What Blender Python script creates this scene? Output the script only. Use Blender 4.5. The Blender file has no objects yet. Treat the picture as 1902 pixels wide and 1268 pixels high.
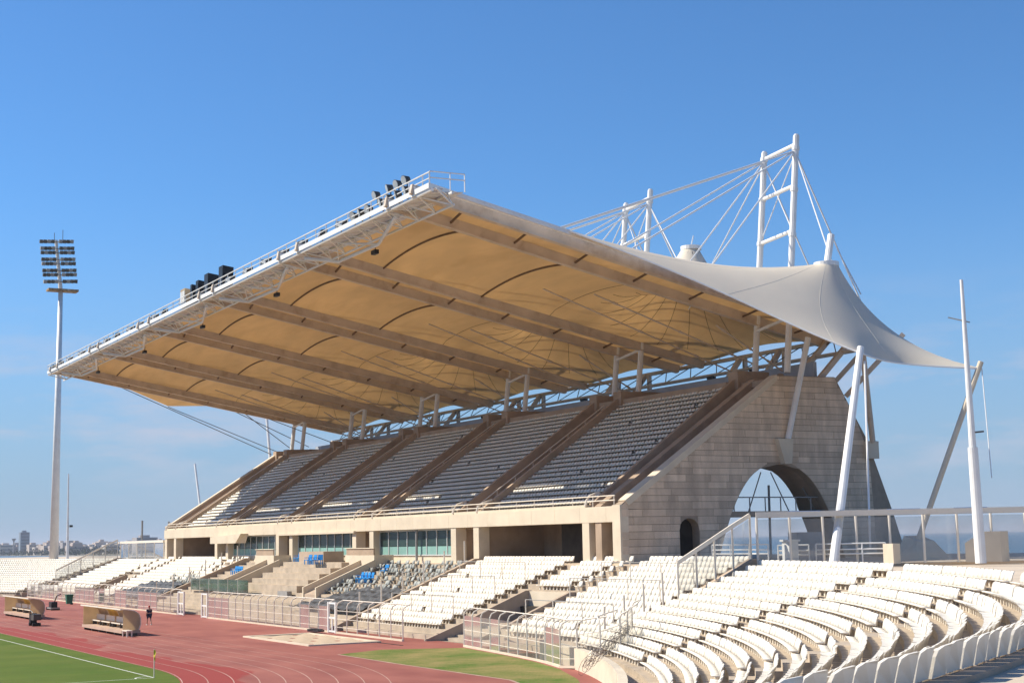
import bpy, math, random
import numpy as np
from mathutils import Vector, Matrix
from mathutils.geometry import tessellate_polygon
random.seed(7)
sc = bpy.context.scene
COL = sc.collection
R_ = math.radians

# ---------------------------------------------------------------- camera
EYE = 7.1
def make_camera():
    F, roll, yh, vp1, CX, CY = 2750., .0195, 1003.5, -610., 951., 634.
    pitch = math.atan((yh-CY)*math.cos(roll)/F)
    dx, dy = vp1-CX, (yh-roll*(vp1-CX))-CY
    ph = -math.atan((math.cos(roll)*dx-math.sin(roll)*dy)*math.cos(pitch)/F)
    fh = Vector((-math.cos(ph), math.sin(ph), 0)); rt = Vector((math.sin(ph), math.cos(ph), 0)); up = Vector((0, 0, 1))
    fw = fh*math.cos(pitch)+up*math.sin(pitch); uc = up*math.cos(pitch)-fh*math.sin(pitch)
    c, s = math.cos(roll), math.sin(roll)
    ix = rt*c-uc*s; iy = rt*s+uc*c
    cam = bpy.data.cameras.new('camera'); o = bpy.data.objects.new('camera', cam); COL.objects.link(o)
    cam.sensor_width = 36; cam.lens = F/1902*36; cam.clip_end = 60000; cam.clip_start = .5
    m = Matrix((ix, iy, -fw)).transposed().to_4x4(); m.translation = (0, 0, EYE)
    o.matrix_world = m; sc.camera = o
    return Vector((0, 0, EYE)), fw, ix, iy, F
CAMP, FW, IX, IY, FL = make_camera()
def project(p):
    v = Vector(p)-CAMP; d = v.dot(FW)
    return (951+v.dot(IX)/d*FL, 634-v.dot(IY)/d*FL, d)

# ---------------------------------------------------------------- sky, sun, exposure
SUN_EL = R_(42.2); SH = Vector((-.645, -.765, 0)).normalized()
def make_light():
    w = bpy.data.worlds.new('World'); sc.world = w; w.use_nodes = True
    nt = w.node_tree; N = nt.nodes; N.clear(); L = nt.links
    out = N.new('ShaderNodeOutputWorld'); bg = N.new('ShaderNodeBackground'); bg.inputs[1].default_value = .094
    sky = N.new('ShaderNodeTexSky'); sky.sky_type = 'NISHITA'; sky.sun_disc = False
    sky.sun_elevation = SUN_EL; sky.sun_rotation = math.atan2(SH.x, SH.y) % (2*math.pi)
    sky.altitude = 10; sky.air_density = 1.0; sky.dust_density = .0; sky.ozone_density = 6.0
    tc = N.new('ShaderNodeTexCoord'); sep = N.new('ShaderNodeSeparateXYZ'); L.new(tc.outputs['Generated'], sep.inputs[0])
    # thin low fair-weather clouds all round the horizon
    mp = N.new('ShaderNodeMapping'); mp.inputs['Scale'].default_value = (3.2, 3.2, 15); L.new(tc.outputs['Generated'], mp.inputs[0])
    tint = N.new('ShaderNodeMixRGB'); tint.blend_type = 'MULTIPLY'; tint.inputs[0].default_value = 1; L.new(sky.outputs[0], tint.inputs[1]); tint.inputs[2].default_value = (.66, .96, 1.16, 1)
    hr = N.new('ShaderNodeMapRange'); hr.interpolation_type = 'SMOOTHSTEP'; hr.inputs[1].default_value = -.02; hr.inputs[2].default_value = .24; hr.inputs[3].default_value = .9; hr.inputs[4].default_value = 0; L.new(sep.outputs[2], hr.inputs[0])
    hm = N.new('ShaderNodeMixRGB'); L.new(hr.outputs[0], hm.inputs[0]); L.new(tint.outputs[0], hm.inputs[1]); hm.inputs[2].default_value = (2.35, 3.3, 4.75, 1)
    no = N.new('ShaderNodeTexNoise'); no.inputs['Scale'].default_value = 2.1; no.inputs['Detail'].default_value = 7; no.inputs['Roughness'].default_value = .6
    L.new(mp.outputs[0], no.inputs['Vector'])
    cr = N.new('ShaderNodeMapRange'); cr.inputs[1].default_value = .46; cr.inputs[2].default_value = .68; L.new(no.outputs[0], cr.inputs[0])
    hz = N.new('ShaderNodeMapRange'); hz.inputs[1].default_value = .02; hz.inputs[2].default_value = .06; L.new(sep.outputs[2], hz.inputs[0])
    hz2 = N.new('ShaderNodeMapRange'); hz2.inputs[1].default_value = .17; hz2.inputs[2].default_value = .09; L.new(sep.outputs[2], hz2.inputs[0])
    m1 = N.new('ShaderNodeMath'); m1.operation = 'MULTIPLY'; L.new(hz.outputs[0], m1.inputs[0]); L.new(hz2.outputs[0], m1.inputs[1])
    m2 = N.new('ShaderNodeMath'); m2.operation = 'MULTIPLY'; L.new(m1.outputs[0], m2.inputs[0]); L.new(cr.outputs[0], m2.inputs[1])
    m3 = N.new('ShaderNodeMath'); m3.operation = 'MULTIPLY'; L.new(m2.outputs[0], m3.inputs[0]); m3.inputs[1].default_value = .75
    mx = N.new('ShaderNodeMixRGB'); L.new(m3.outputs[0], mx.inputs[0]); L.new(hm.outputs[0], mx.inputs[1]); mx.inputs[2].default_value = (4.6, 4.7, 5.6, 1)
    L.new(mx.outputs[0], bg.inputs[0]); L.new(bg.outputs[0], out.inputs[0])
    sun = bpy.data.lights.new('sun', 'SUN'); sun.energy = 5.0; sun.angle = R_(.53); sun.color = (1, .92, .78)
    o = bpy.data.objects.new('sun', sun); COL.objects.link(o); o.location = (-100, -60, 120)
    d = Vector((SH.x*math.cos(SUN_EL), SH.y*math.cos(SUN_EL), math.sin(SUN_EL)))
    o.rotation_euler = d.to_track_quat('Z', 'Y').to_euler()
    v = sc.view_settings; v.view_transform = 'Standard'; v.look = 'None'; v.gamma = 1; v.exposure = .47
    v.use_curve_mapping = False
make_light()
sc.cycles.max_bounces = 8; sc.cycles.transparent_max_bounces = 16; sc.cycles.diffuse_bounces = 4

# ---------------------------------------------------------------- helpers
WL = {}
def wl(o): return WL.get(o.name, Vector((0, 0, 0)))
def link(o, parent=None, at=None):
    COL.objects.link(o)
    if parent is not None:
        o.parent = parent; o.location = -wl(parent)
    WL[o.name] = Vector((0, 0, 0))
    return o
def tag(o, label, cat, group=None, kind=None):
    if label: o['label'] = label
    if cat: o['category'] = cat
    if group: o['group'] = group
    if kind: o['kind'] = kind
    return o
def thing(name, loc, label, cat, group=None):
    o = bpy.data.objects.new(name, None); COL.objects.link(o); o.location = loc
    o.empty_display_size = .5; WL[o.name] = Vector(loc)
    return tag(o, label, cat, group)
class MB:
    def __init__(s): s.v = []; s.f = []
    def quadbox(s, P):      # 8 points: bottom 4 ccw, top 4
        n = len(s.v); s.v += [tuple(p) for p in P]
        s.f += [tuple(n+i for i in q) for q in ((3, 2, 1, 0), (4, 5, 6, 7), (0, 1, 5, 4), (1, 2, 6, 5), (2, 3, 7, 6), (3, 0, 4, 7))]
        return s
    def box(s, x0, x1, y0, y1, z0, z1):
        return s.quadbox([(x0, y0, z0), (x1, y0, z0), (x1, y1, z0), (x0, y1, z0), (x0, y0, z1), (x1, y0, z1), (x1, y1, z1), (x0, y1, z1)])
    def beam(s, p, q, w, h=None, up=(0, 0, 1)):
        p, q = Vector(p), Vector(q); d = (q-p).normalized(); h = h or w; up = Vector(up)
        if abs(d.dot(up)) > .98: up = Vector((1, 0, 0))
        a = d.cross(up).normalized()*w/2; b = a.cross(d).normalized()*h/2
        return s.quadbox([p-a-b, p+a-b, q+a-b, q-a-b, p-a+b, p+a+b, q+a+b, q-a+b])
    def tube(s, pts, r, n=8, r1=None, caps=True):
        pts = [Vector(p) for p in pts]; k = len(pts); base = len(s.v); a = None
        for i, p in enumerate(pts):
            d = (pts[min(i+1, k-1)]-pts[max(i-1, 0)]).normalized()
            if a is None:
                a = d.orthogonal().normalized()
            else:
                a = (a-d*a.dot(d)).normalized()
            b = d.cross(a); rr = r if r1 is None else r+(r1-r)*i/(k-1)
            for j in range(n):
                t = 2*math.pi*j/n; s.v.append(tuple(p+a*math.cos(t)*rr+b*math.sin(t)*rr))
        for i in range(k-1):
            for j in range(n):
                s.f.append((base+i*n+j, base+i*n+(j+1) % n, base+(i+1)*n+(j+1) % n, base+(i+1)*n+j))
        if caps:
            s.f.append(tuple(base+j for j in range(n))[::-1]); s.f.append(tuple(base+(k-1)*n+j for j in range(n)))
        return s
    def prism(s, poly, fn, a, b):   # poly 2D points, fn(u,v,w)->xyz, extruded w from a to b
        n = len(s.v); k = len(poly)
        s.v += [tuple(fn(u, v, a)) for u, v in poly]+[tuple(fn(u, v, b)) for u, v in poly]
        tris = tessellate_polygon([[Vector((u, v, 0)) for u, v in poly]])
        for t in tris: s.f.append(tuple(n+i for i in t)); s.f.append(tuple(n+k+i for i in reversed(t)))
        for i in range(k): j = (i+1) % k; s.f.append((n+i, n+j, n+k+j, n+k+i))
        return s
    def grid(s, fn, nu, nv):
        n = len(s.v)
        for i in range(nu+1):
            for j in range(nv+1): s.v.append(tuple(fn(i/nu, j/nv)))
        for i in range(nu):
            for j in range(nv):
                a = n+i*(nv+1)+j; s.f.append((a, a+1, a+nv+2, a+nv+1))
        return s
    def poly(s, pts):
        n = len(s.v); s.v += [tuple(p) for p in pts]; s.f.append(tuple(range(n, n+len(pts)))); return s
    def mesh(s, name, mat, smooth=False):
        me = bpy.data.meshes.new(name); me.from_pydata(s.v, [], s.f)
        me.materials.append(mat)
        import bmesh
        bm = bmesh.new(); bm.from_mesh(me); bmesh.ops.recalc_face_normals(bm, faces=bm.faces); bm.to_mesh(me); bm.free()
        if smooth: me.polygons.foreach_set('use_smooth', [True]*len(me.polygons))
        return me
    def build(s, name, mat, parent=None, smooth=False):
        return link(bpy.data.objects.new(name, s.mesh(name, mat, smooth)), parent)

# ---------------------------------------------------------------- materials
def mat(name, col, rough=.8, var=.15, scale=1.5, bump=.0, bscale=20, metal=0, stain=None, sscale=.25, samt=.5, spec=.3, rnd=0, stretch=(1, 1, 1), translucent=0):
    m = bpy.data.materials.new(name); m.use_nodes = True; nt = m.node_tree; N = nt.nodes; L = nt.links
    b = N['Principled BSDF']; b.inputs['Roughness'].default_value = rough; b.inputs['Metallic'].default_value = metal
    b.inputs['Specular IOR Level'].default_value = spec
    tc = N.new('ShaderNodeTexCoord'); mp = N.new('ShaderNodeMapping'); mp.inputs['Scale'].default_value = stretch; L.new(tc.outputs['Object'], mp.inputs[0])
    no = N.new('ShaderNodeTexNoise'); no.inputs['Scale'].default_value = scale; no.inputs['Detail'].default_value = 6; L.new(mp.outputs[0], no.inputs['Vector'])
    mr = N.new('ShaderNodeMapRange'); mr.inputs[1].default_value = .3; mr.inputs[2].default_value = .7; mr.inputs[3].default_value = 1-var; mr.inputs[4].default_value = 1+var; L.new(no.outputs[0], mr.inputs[0])
    mu = N.new('ShaderNodeMixRGB'); mu.blend_type = 'MULTIPLY'; mu.inputs[0].default_value = 1; mu.inputs[1].default_value = (*col, 1); L.new(mr.outputs[0], mu.inputs[2])
    last = mu.outputs[0]
    if stain:
        n2 = N.new('ShaderNodeTexNoise'); n2.inputs['Scale'].default_value = sscale; n2.inputs['Detail'].default_value = 8; n2.inputs['Roughness'].default_value = .65; L.new(mp.outputs[0], n2.inputs['Vector'])
        r2 = N.new('ShaderNodeMapRange'); r2.inputs[1].default_value = .52; r2.inputs[2].default_value = .72; r2.inputs[4].default_value = samt; L.new(n2.outputs[0], r2.inputs[0])
        ms = N.new('ShaderNodeMixRGB'); L.new(r2.outputs[0], ms.inputs[0]); L.new(last, ms.inputs[1]); ms.inputs[2].default_value = (*stain, 1); last = ms.outputs[0]
    if rnd:
        oi = N.new('ShaderNodeObjectInfo'); r3 = N.new('ShaderNodeMapRange'); r3.inputs[3].default_value = 1-rnd; r3.inputs[4].default_value = 1+rnd; L.new(oi.outputs['Random'], r3.inputs[0])
        m4 = N.new('ShaderNodeMixRGB'); m4.blend_type = 'MULTIPLY'; m4.inputs[0].default_value = 1; L.new(last, m4.inputs[1]); L.new(r3.outputs[0], m4.inputs[2]); last = m4.outputs[0]
    L.new(last, b.inputs['Base Color'])
    if bump:
        n3 = N.new('ShaderNodeTexNoise'); n3.inputs['Scale'].default_value = bscale; n3.inputs['Detail'].default_value = 5; L.new(tc.outputs['Object'], n3.inputs['Vector'])
        bp = N.new('ShaderNodeBump'); bp.inputs['Strength'].default_value = bump; bp.inputs['Distance'].default_value = .05; L.new(n3.outputs[0], bp.inputs['Height']); L.new(bp.outputs[0], b.inputs['Normal'])
    if translucent:
        tr = N.new('ShaderNodeBsdfTranslucent'); L.new(last, tr.inputs[0]); mx = N.new('ShaderNodeMixShader'); mx.inputs[0].default_value = translucent
        o = N['Material Output']; L.new(b.outputs[0], mx.inputs[1]); L.new(tr.outputs[0], mx.inputs[2]); L.new(mx.outputs[0], o.inputs[0])
    return m
def glass(name, tint, refl=.12, rough=.05, milk=0, milkcol=(.7, .75, .75)):
    m = bpy.data.materials.new(name); m.use_nodes = True; nt = m.node_tree; N = nt.nodes; L = nt.links; N.clear()
    o = N.new('ShaderNodeOutputMaterial'); t = N.new('ShaderNodeBsdfTransparent'); t.inputs[0].default_value = (*tint, 1)
    g = N.new('ShaderNodeBsdfGlossy'); g.inputs['Roughness'].default_value = rough
    lw = N.new('ShaderNodeFresnel'); lw.inputs[0].default_value = 1.45
    mu = N.new('ShaderNodeMath'); mu.operation = 'ADD'; mu.use_clamp = True; mu.inputs[1].default_value = refl; L.new(lw.outputs[0], mu.inputs[0])
    mx = N.new('ShaderNodeMixShader'); L.new(mu.outputs[0], mx.inputs[0]); L.new(t.outputs[0], mx.inputs[1]); L.new(g.outputs[0], mx.inputs[2])
    last = mx.outputs[0]
    if milk:
        d = N.new('ShaderNodeBsdfDiffuse'); d.inputs[0].default_value = (*milkcol, 1)
        no = N.new('ShaderNodeTexNoise'); no.inputs['Scale'].default_value = .5; tc = N.new('ShaderNodeTexCoord'); L.new(tc.outputs['Object'], no.inputs['Vector'])
        mr = N.new('ShaderNodeMapRange'); mr.inputs[1].default_value = .3; mr.inputs[2].default_value = .7; mr.inputs[3].default_value = milk*.5; mr.inputs[4].default_value = milk*1.4; L.new(no.outputs[0], mr.inputs[0])
        m2 = N.new('ShaderNodeMixShader'); L.new(mr.outputs[0], m2.inputs[0]); L.new(last, m2.inputs[1]); L.new(d.outputs[0], m2.inputs[2]); last = m2.outputs[0]
    L.new(last, o.inputs[0]); return m

M = {}
M['cream'] = mat('limestone_cream', (.64, .55, .42), .85, .07, .8, .15, 30, stain=(.52, .43, .32), sscale=.35, samt=.35)
M['stone'] = mat('limestone_block', (.64, .50, .365), .9, .18, 1.2, .5, 12, stain=(.42, .33, .25), sscale=.7, samt=.6, rnd=.15, stretch=(1, 1, .3))
M['mortar'] = mat('wall_core', (.34, .265, .195), .95, .1, 2)
M['brown'] = mat('weathered_shaded_concrete', (.40, .30, .215), .9, .16, .6, .3, 15, stain=(.26, .19, .14), sscale=.4, samt=.55)  # same concrete as the fascia, shade put into a darker base; stains random
M['parapet'] = mat('terrace_parapet', (.42, .33, .25), .9, .1, .8, .2, 20, stain=(.3, .24, .18), sscale=.6, samt=.4)
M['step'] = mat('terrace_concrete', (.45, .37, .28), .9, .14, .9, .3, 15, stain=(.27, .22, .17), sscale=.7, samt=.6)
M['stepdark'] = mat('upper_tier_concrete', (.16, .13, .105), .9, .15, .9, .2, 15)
M['seat'] = mat('white_seat_plastic', (.80, .74, .63), .45, .06, .5, spec=.4, stain=(.60, .49, .36), sscale=.9, samt=.45, rnd=.06)
M['seatgrey'] = mat('broken_grey_seat', (.30, .31, .29), .7, .4, 2)
M['white'] = mat('white_paint_steel', (.78, .77, .74), .4, .06, .8, spec=.4, stain=(.6, .5, .4), sscale=.5, samt=.3)
M['cable'] = mat('white_cable', (.75, .75, .74), .4, .05)
M['darkcable'] = mat('dark_cable', (.10, .09, .08), .5, .1)
M['fencepaint'] = mat('cream_fence_paint', (.76, .69, .58), .5, .08, 1, stain=(.45, .36, .27), sscale=1, samt=.4)
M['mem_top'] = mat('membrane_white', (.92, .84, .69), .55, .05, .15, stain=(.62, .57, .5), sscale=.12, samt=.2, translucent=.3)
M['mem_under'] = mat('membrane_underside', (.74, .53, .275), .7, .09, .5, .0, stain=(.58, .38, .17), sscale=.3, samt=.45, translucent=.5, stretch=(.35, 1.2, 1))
M['fabseam'] = mat('fabric_weld_seam', (.80, .73, .60), .7, .1)
M['rib'] = mat('roof_rib_paint', (.60, .50, .40), .6, .12, .6, stain=(.35, .24, .15), sscale=.7, samt=.6)
M['seam'] = mat('membrane_seam', (.16, .095, .045), .8, .2)
M['soffit'] = glass('catwalk_grating', (.96, .96, .96), .0, .5, .5, (.93, .92, .90))
M['black'] = mat('black_casing', (.012, .013, .016), .45, .2)
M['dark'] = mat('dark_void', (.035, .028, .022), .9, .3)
M['lamp'] = mat('lamp_housing', (.09, .085, .075), .5, .3, metal=.4)
M['lens'] = mat('lamp_lens', (.45, .47, .48), .12, .1, spec=.6)
M['rust'] = mat('rusty_platform', (.30, .20, .11), .9, .4, 2, stain=(.5, .45, .4), sscale=1, samt=.7)
M['track'] = None
M['pink'] = mat('dugout_base', (.46, .33, .25), .9, .1)
M['tan'] = mat('dugout_panel', (.66, .55, .39), .6, .1, 1, translucent=.6)
M['yellow'] = mat('dugout_yellow_panel', (.80, .62, .22), .5, .08, 1, translucent=.65)
M['blue'] = mat('blue_chair_plastic', (.03, .26, .62), .35, .05)
M['green'] = mat('green_bin', (.015, .14, .09), .5, .1)
M['tarp'] = mat('dark_tarp', (.055, .06, .068), .6, .5, 2.5, stain=(.25, .26, .27), sscale=2.2, samt=.5)
M['aluminium'] = mat('window_frame', (.62, .64, .63), .4, .05)
M['winglass'] = mat('window_pane', (.03, .055, .05), .25, .25, .4, spec=.25)
M['frost'] = mat('frosted_pane', (.22, .40, .35), .5, .12, .6, spec=.5)
M['glass'] = glass('clear_panel', (.84, .86, .86), .03, .03, .24, (.50, .48, .46))
M['mesh'] = glass('milky_panel', (.88, .89, .88), .0, .1, .12, (.80, .76, .70))
M['greenglass'] = glass('green_glass', (.72, .86, .80), .06, .03, .12, (.45, .6, .52))
M['blueband'] = mat('rear_parapet_paint', (.36, .40, .46), .6, .1, .6)
M['walk'] = mat('concourse_paving', (.58, .48, .37), .9, .1, .5, .2, 8, stain=(.38, .31, .24), sscale=.3, samt=.6)
M['sand'] = mat('pit_sand', (.52, .41, .29), .95, .1, 2, .4, 30)
M['land'] = mat('bare_ground', (.34, .28, .21), .95, .2, .1)
M['line'] = mat('line_paint', (.47, .30, .24), .8, .25, .8, stain=(.40, .17, .13), sscale=.3, samt=.8)
M['steelgrey'] = mat('grey_steel', (.30, .29, .27), .5, .1)
M['wire'] = mat('razor_wire_steel', (.22, .20, .18), .4, .2, metal=.6)
M['foliage'] = mat('green_leaf', (.07, .11, .03), .8, .4, 4)

def grass_mat(name, a, b, sc1, stripes=True):
    m = bpy.data.materials.new(name); m.use_nodes = True; nt = m.node_tree; N = nt.nodes; L = nt.links; bs = N['Principled BSDF']; bs.inputs['Roughness'].default_value = .95
    bs.inputs['Specular IOR Level'].default_value = .1
    tc = N.new('ShaderNodeTexCoord'); no = N.new('ShaderNodeTexNoise'); no.inputs['Scale'].default_value = sc1; no.inputs['Detail'].default_value = 10; no.inputs['Roughness'].default_value = .7; L.new(tc.outputs['Object'], no.inputs['Vector'])
    n2 = N.new('ShaderNodeTexNoise'); n2.inputs['Scale'].default_value = 9; n2.inputs['Detail'].default_value = 6; L.new(tc.outputs['Object'], n2.inputs['Vector'])
    ad = N.new('ShaderNodeMath'); ad.operation = 'MULTIPLY_ADD'; L.new(n2.outputs[0], ad.inputs[0]); ad.inputs[1].default_value = .35; L.new(no.outputs[0], ad.inputs[2])
    mr = N.new('ShaderNodeMapRange'); mr.inputs[1].default_value = .5; mr.inputs[2].default_value = .86; L.new(ad.outputs[0], mr.inputs[0])
    mx = N.new('ShaderNodeMixRGB'); mx.inputs[1].default_value = (*a, 1); mx.inputs[2].default_value = (*b, 1); L.new(mr.outputs[0], mx.inputs[0]); L.new(mx.outputs[0], bs.inputs['Base Color'])
    sx_ = N.new('ShaderNodeTexWave'); sx_.inputs['Scale'].default_value = .055; sx_.inputs['Distortion'].default_value = .3; L.new(tc.outputs['Object'], sx_.inputs['Vector'])
    ms = N.new('ShaderNodeMapRange'); ms.inputs[1].default_value = .35; ms.inputs[2].default_value = .65; ms.inputs[3].default_value = .97; ms.inputs[4].default_value = 1.03; L.new(sx_.outputs[0], ms.inputs[0])
    mm = N.new('ShaderNodeMixRGB'); mm.blend_type = 'MULTIPLY'; mm.inputs[0].default_value = 1 if stripes else 0; L.new(mx.outputs[0], mm.inputs[1]); L.new(ms.outputs[0], mm.inputs[2]); L.new(mm.outputs[0], bs.inputs['Base Color'])
    bp = N.new('ShaderNodeBump'); bp.inputs['Strength'].default_value = .5; bp.inputs['Distance'].default_value = .06; L.new(n2.outputs[0], bp.inputs['Height']); L.new(bp.outputs[0], bs.inputs['Normal'])
    return m
M['grass'] = grass_mat('pitch_grass', (.075, .125, .018), (.125, .155, .03), .12)
M['drygrass'] = grass_mat('patchy_grass', (.07, .145, .02), (.32, .24, .10), .28, False)
def track_mat():
    m = bpy.data.materials.new('track_surface'); m.use_nodes = True; nt = m.node_tree; N = nt.nodes; L = nt.links; bs = N['Principled BSDF']; bs.inputs['Roughness'].default_value = .85
    tc = N.new('ShaderNodeTexCoord'); mp = N.new('ShaderNodeMapping'); mp.inputs['Scale'].default_value = (.5, 1, 1); L.new(tc.outputs['Object'], mp.inputs[0])
    no = N.new('ShaderNodeTexNoise'); no.inputs['Scale'].default_value = .35; no.inputs['Detail'].default_value = 8; L.new(mp.outputs[0], no.inputs['Vector'])
    mx = N.new('ShaderNodeMixRGB'); mx.inputs[1].default_value = (.225, .055, .040, 1); mx.inputs[2].default_value = (.34, .11, .078, 1)
    mr = N.new('ShaderNodeMapRange'); mr.inputs[1].default_value = .3; mr.inputs[2].default_value = .7; L.new(no.outputs[0], mr.inputs[0]); L.new(mr.outputs[0], mx.inputs[0])
    # damp / newer deep red patches near the kerb of the bend: shaped by noise against distance from the kerb
    sep = N.new('ShaderNodeSeparateXYZ'); L.new(tc.outputs['Object'], sep.inputs[0])
    n2 = N.new('ShaderNodeTexNoise'); n2.inputs['Scale'].default_value = .10; n2.inputs['Detail'].default_value = 3; L.new(mp.outputs[0], n2.inputs['Vector'])
    d = N.new('ShaderNodeMath'); d.operation = 'MULTIPLY_ADD'; L.new(n2.outputs[0], d.inputs[0]); d.inputs[1].default_value = 14; d.inputs[2].default_value = 21.3
    c = N.new('ShaderNodeMath'); c.operation = 'SUBTRACT'; L.new(d.outputs[0], c.inputs[0]); L.new(sep.outputs[1], c.inputs[1])
    r2 = N.new('ShaderNodeMapRange'); r2.inputs[1].default_value = -.05; r2.inputs[2].default_value = .2; r2.inputs[4].default_value = .85; L.new(c.outputs[0], r2.inputs[0])
    m2 = N.new('ShaderNodeMixRGB'); L.new(r2.outputs[0], m2.inputs[0]); L.new(mx.outputs[0], m2.inputs[1]); m2.inputs[2].default_value = (.27, .018, .010, 1)
    L.new(m2.outputs[0], bs.inputs['Base Color']); return m
M['track'] = track_mat()
def sea_mat():
    m = mat('sea_water', (.03, .10, .16), .25, .2, .02, .4, .35, spec=.5); return m
M['sea'] = sea_mat()

# ================================================================ SETTING
def struct(name, mb, m, parent=None, smooth=False):
    o = mb.build(name, m, parent, smooth); o['kind'] = 'structure'; return o
BC = (-95.47, -27.8)                 # centre of the curved terrace
def ring(R, th): return (BC[0]+R*math.sin(th), BC[1]+R*math.cos(th))
struct('sea', MB().poly([(-30000, -30000, -2), (30000, -30000, -2), (30000, 30000, -2), (-30000, 30000, -2)]), M['sea'])
struct('ground', MB().box(-420, 60, -140, 125, -5, -.03), M['land'])
struct('running_track', MB().poly([(-330, -70, 0), (-8, -70, 0), (-8, 48.9, 0), (-330, 48.9, 0)]), M['track'])
TC = (-88.5, -11.3)
pts = [(-330, 25.2, .004), (-330, -60, .004), (-60, -60, .004)]
for i in range(41):
    t = R_(95-95*i/40); pts.append((TC[0]+36.5*math.sin(t), TC[1]+36.5*math.cos(t), .004))
struct('football_pitch', MB().poly(pts), M['grass'])
b = MB()
def strip(b, P, w, z):
    for i in range(len(P)-1):
        p, q = Vector((*P[i], 0)), Vector((*P[i+1], 0)); n = (q-p).normalized().cross(Vector((0, 0, 1)))*w/2
        b.poly([(p+n).to_tuple()[:2]+(z,), (q+n).to_tuple()[:2]+(z,), (q-n).to_tuple()[:2]+(z,), (p-n).to_tuple()[:2]+(z,)])
strip(b, [(-230, 23.5), (-82.4, 23.5)], .085, .009); strip(b, [(-82.4, 23.5), (-82.4, -50)], .085, .009)
strip(b, [(TC[0]+6.1+0*1, 0)]*0+[(-82.4-math.cos(R_(a)), 23.5-math.sin(R_(a))) for a in range(0, 91, 15)], .1, .012)
struct('pitch_marking', b, mat('pitch_line_paint', (.72, .72, .66), .9, .1))
b = MB()
for k in range(9):
    R = 36.6+1.33*k; P = [(-330, TC[1]+R)] if k else []
    P = [(-330, TC[1]+R), (-88.5, TC[1]+R)]+[(TC[0]+R*math.sin(R_(a)), TC[1]+R*math.cos(R_(a))) for a in range(2, 91, 2)]
    strip(b, P, .055, .006+.0003*k)
struct('lane_marking', b, M['line'])
dg = [(-91, 38.1), (-81.5, 37.9), (-67.9, 38.0), (-62, 36.2), (-60, 37.5), (-66, 40.8), (-71.8, 43.2), (-77, 44.7), (-83, 45.8), (-90.4, 46.9), (-93, 42)]
struct('grass_verge', MB().poly([(x, y, .006) for x, y in dg]), M['drygrass'])
b = MB(); strip(b, [(-91, 38.0), (-81.5, 37.8), (-67.9, 37.9), (-58, 35)], .18, .012); struct('verge_edging', b, M['line'])
# concourse deck behind the terraces
b = MB(); b.box(-420, -92, 61.8, 100, -1, 5.2); b.quadbox([(-92, 61.8, -1), (-76, 61.6, -1), (-50, 110, -1), (-92, 110, -1), (-92, 61.8, 5.2), (-76, 61.6, 5.2), (-50, 110, 5.2), (-92, 110, 5.2)])
struct('concourse_deck', b, M['walk'])
b = MB()
n = 60
for i in range(n):
    t0, t1 = R_(12+100*i/n), R_(12+100*(i+1)/n)
    a0, a1 = ring(91.25, t0), ring(91.25, t1); c0, c1 = ring(110, t0), ring(110, t1)
    b.quadbox([(*a0, -1), (*a1, -1), (*c1, -1), (*c0, -1), (*a0, 5.0), (*a1, 5.0), (*c1, 5.0), (*c0, 5.0)])
struct('curved_walkway', b, M['walk'])

# ================================================================ GRANDSTAND
GX = [(-94.0-22.7*i, -98.4-22.7*i) for i in range(6)]    # pillar pairs (right, left)
XR, XL = -93.5, -212.6
G = thing('grandstand', (-153, 70, 5.2), 'long limestone grandstand with raked upper tier over a columned front and an arched end wall', 'grandstand')
def su(Y): return 9.75+(Y-63)*.70      # upper rake
# ---- front beam, pillars
MB().box(XL, XR, 61.9, 63.1, 8.35, 9.55).build('fascia_beam', M['cream'], G)
for i in range(6):
    x0, x1 = (XR if i == 0 else GX[i][0]), GX[i][1]
for i, (r, l) in enumerate(GX):
    for x in (r, l):
        w = .5
        MB().box(x-w, x+w, 61.93 if i else 61.88, 63.0, 5.2, 8.35).build('pillar', M['cream'], G)
MB().box(GX[0][0]-.55, XR+.03, 61.85, 62.6, 4.6, 9.62).build('corner_pier', M['cream'], G)
MB().box(XL, XR-5, 62.0, 63.4, 9.55, 9.75).build('beam_ledge', M['cream'], G)
# panel joints of the fascia as separate facing slabs
x = XL
k = 0
while x < XR-.1:
    x1 = min(x+3.78, XR-.02)
    MB().box(x+.012, x1-.012, 61.86, 61.9, 8.36, 9.54).build('facing_panel', M['cream'], G); x = x1; k += 1
# ---- rooms behind the front: back walls, floor void
MB().box(XL+.3, XR-4.9, 68.8, 69.1, 5.2, 9.6).build('back_wall', M['brown'], G)
MB().box(XL+.3, XR-4.6, 63.1, 69.1, 9.0, 9.3).build('ceiling_slab', M['brown'], G)
for i, (r, l) in enumerate(GX):
    if i == 0: MB().box(l+.5, r-.5, 64.8, 65.1, 5.2, 9).build('recess_wall', M['brown'], G)
    else: MB().box(l+.5, r-.5, 64.3, 64.6, 5.2, 9).build('recess_wall', M['brown'], G)
    for x in (r, l):
        if x < -95: MB().box(x-.2, x+.2, 63.0, 68.8, 5.2, 9.0).build('cross_wall', M['brown'], G)
MB().box(-106.5, -99.5, 64.6, 64.9, 5.2, 9).build('bay_shade_sheet', M['dark'], G)  # near-black sheet standing in for the shade inside the open bay
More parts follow.
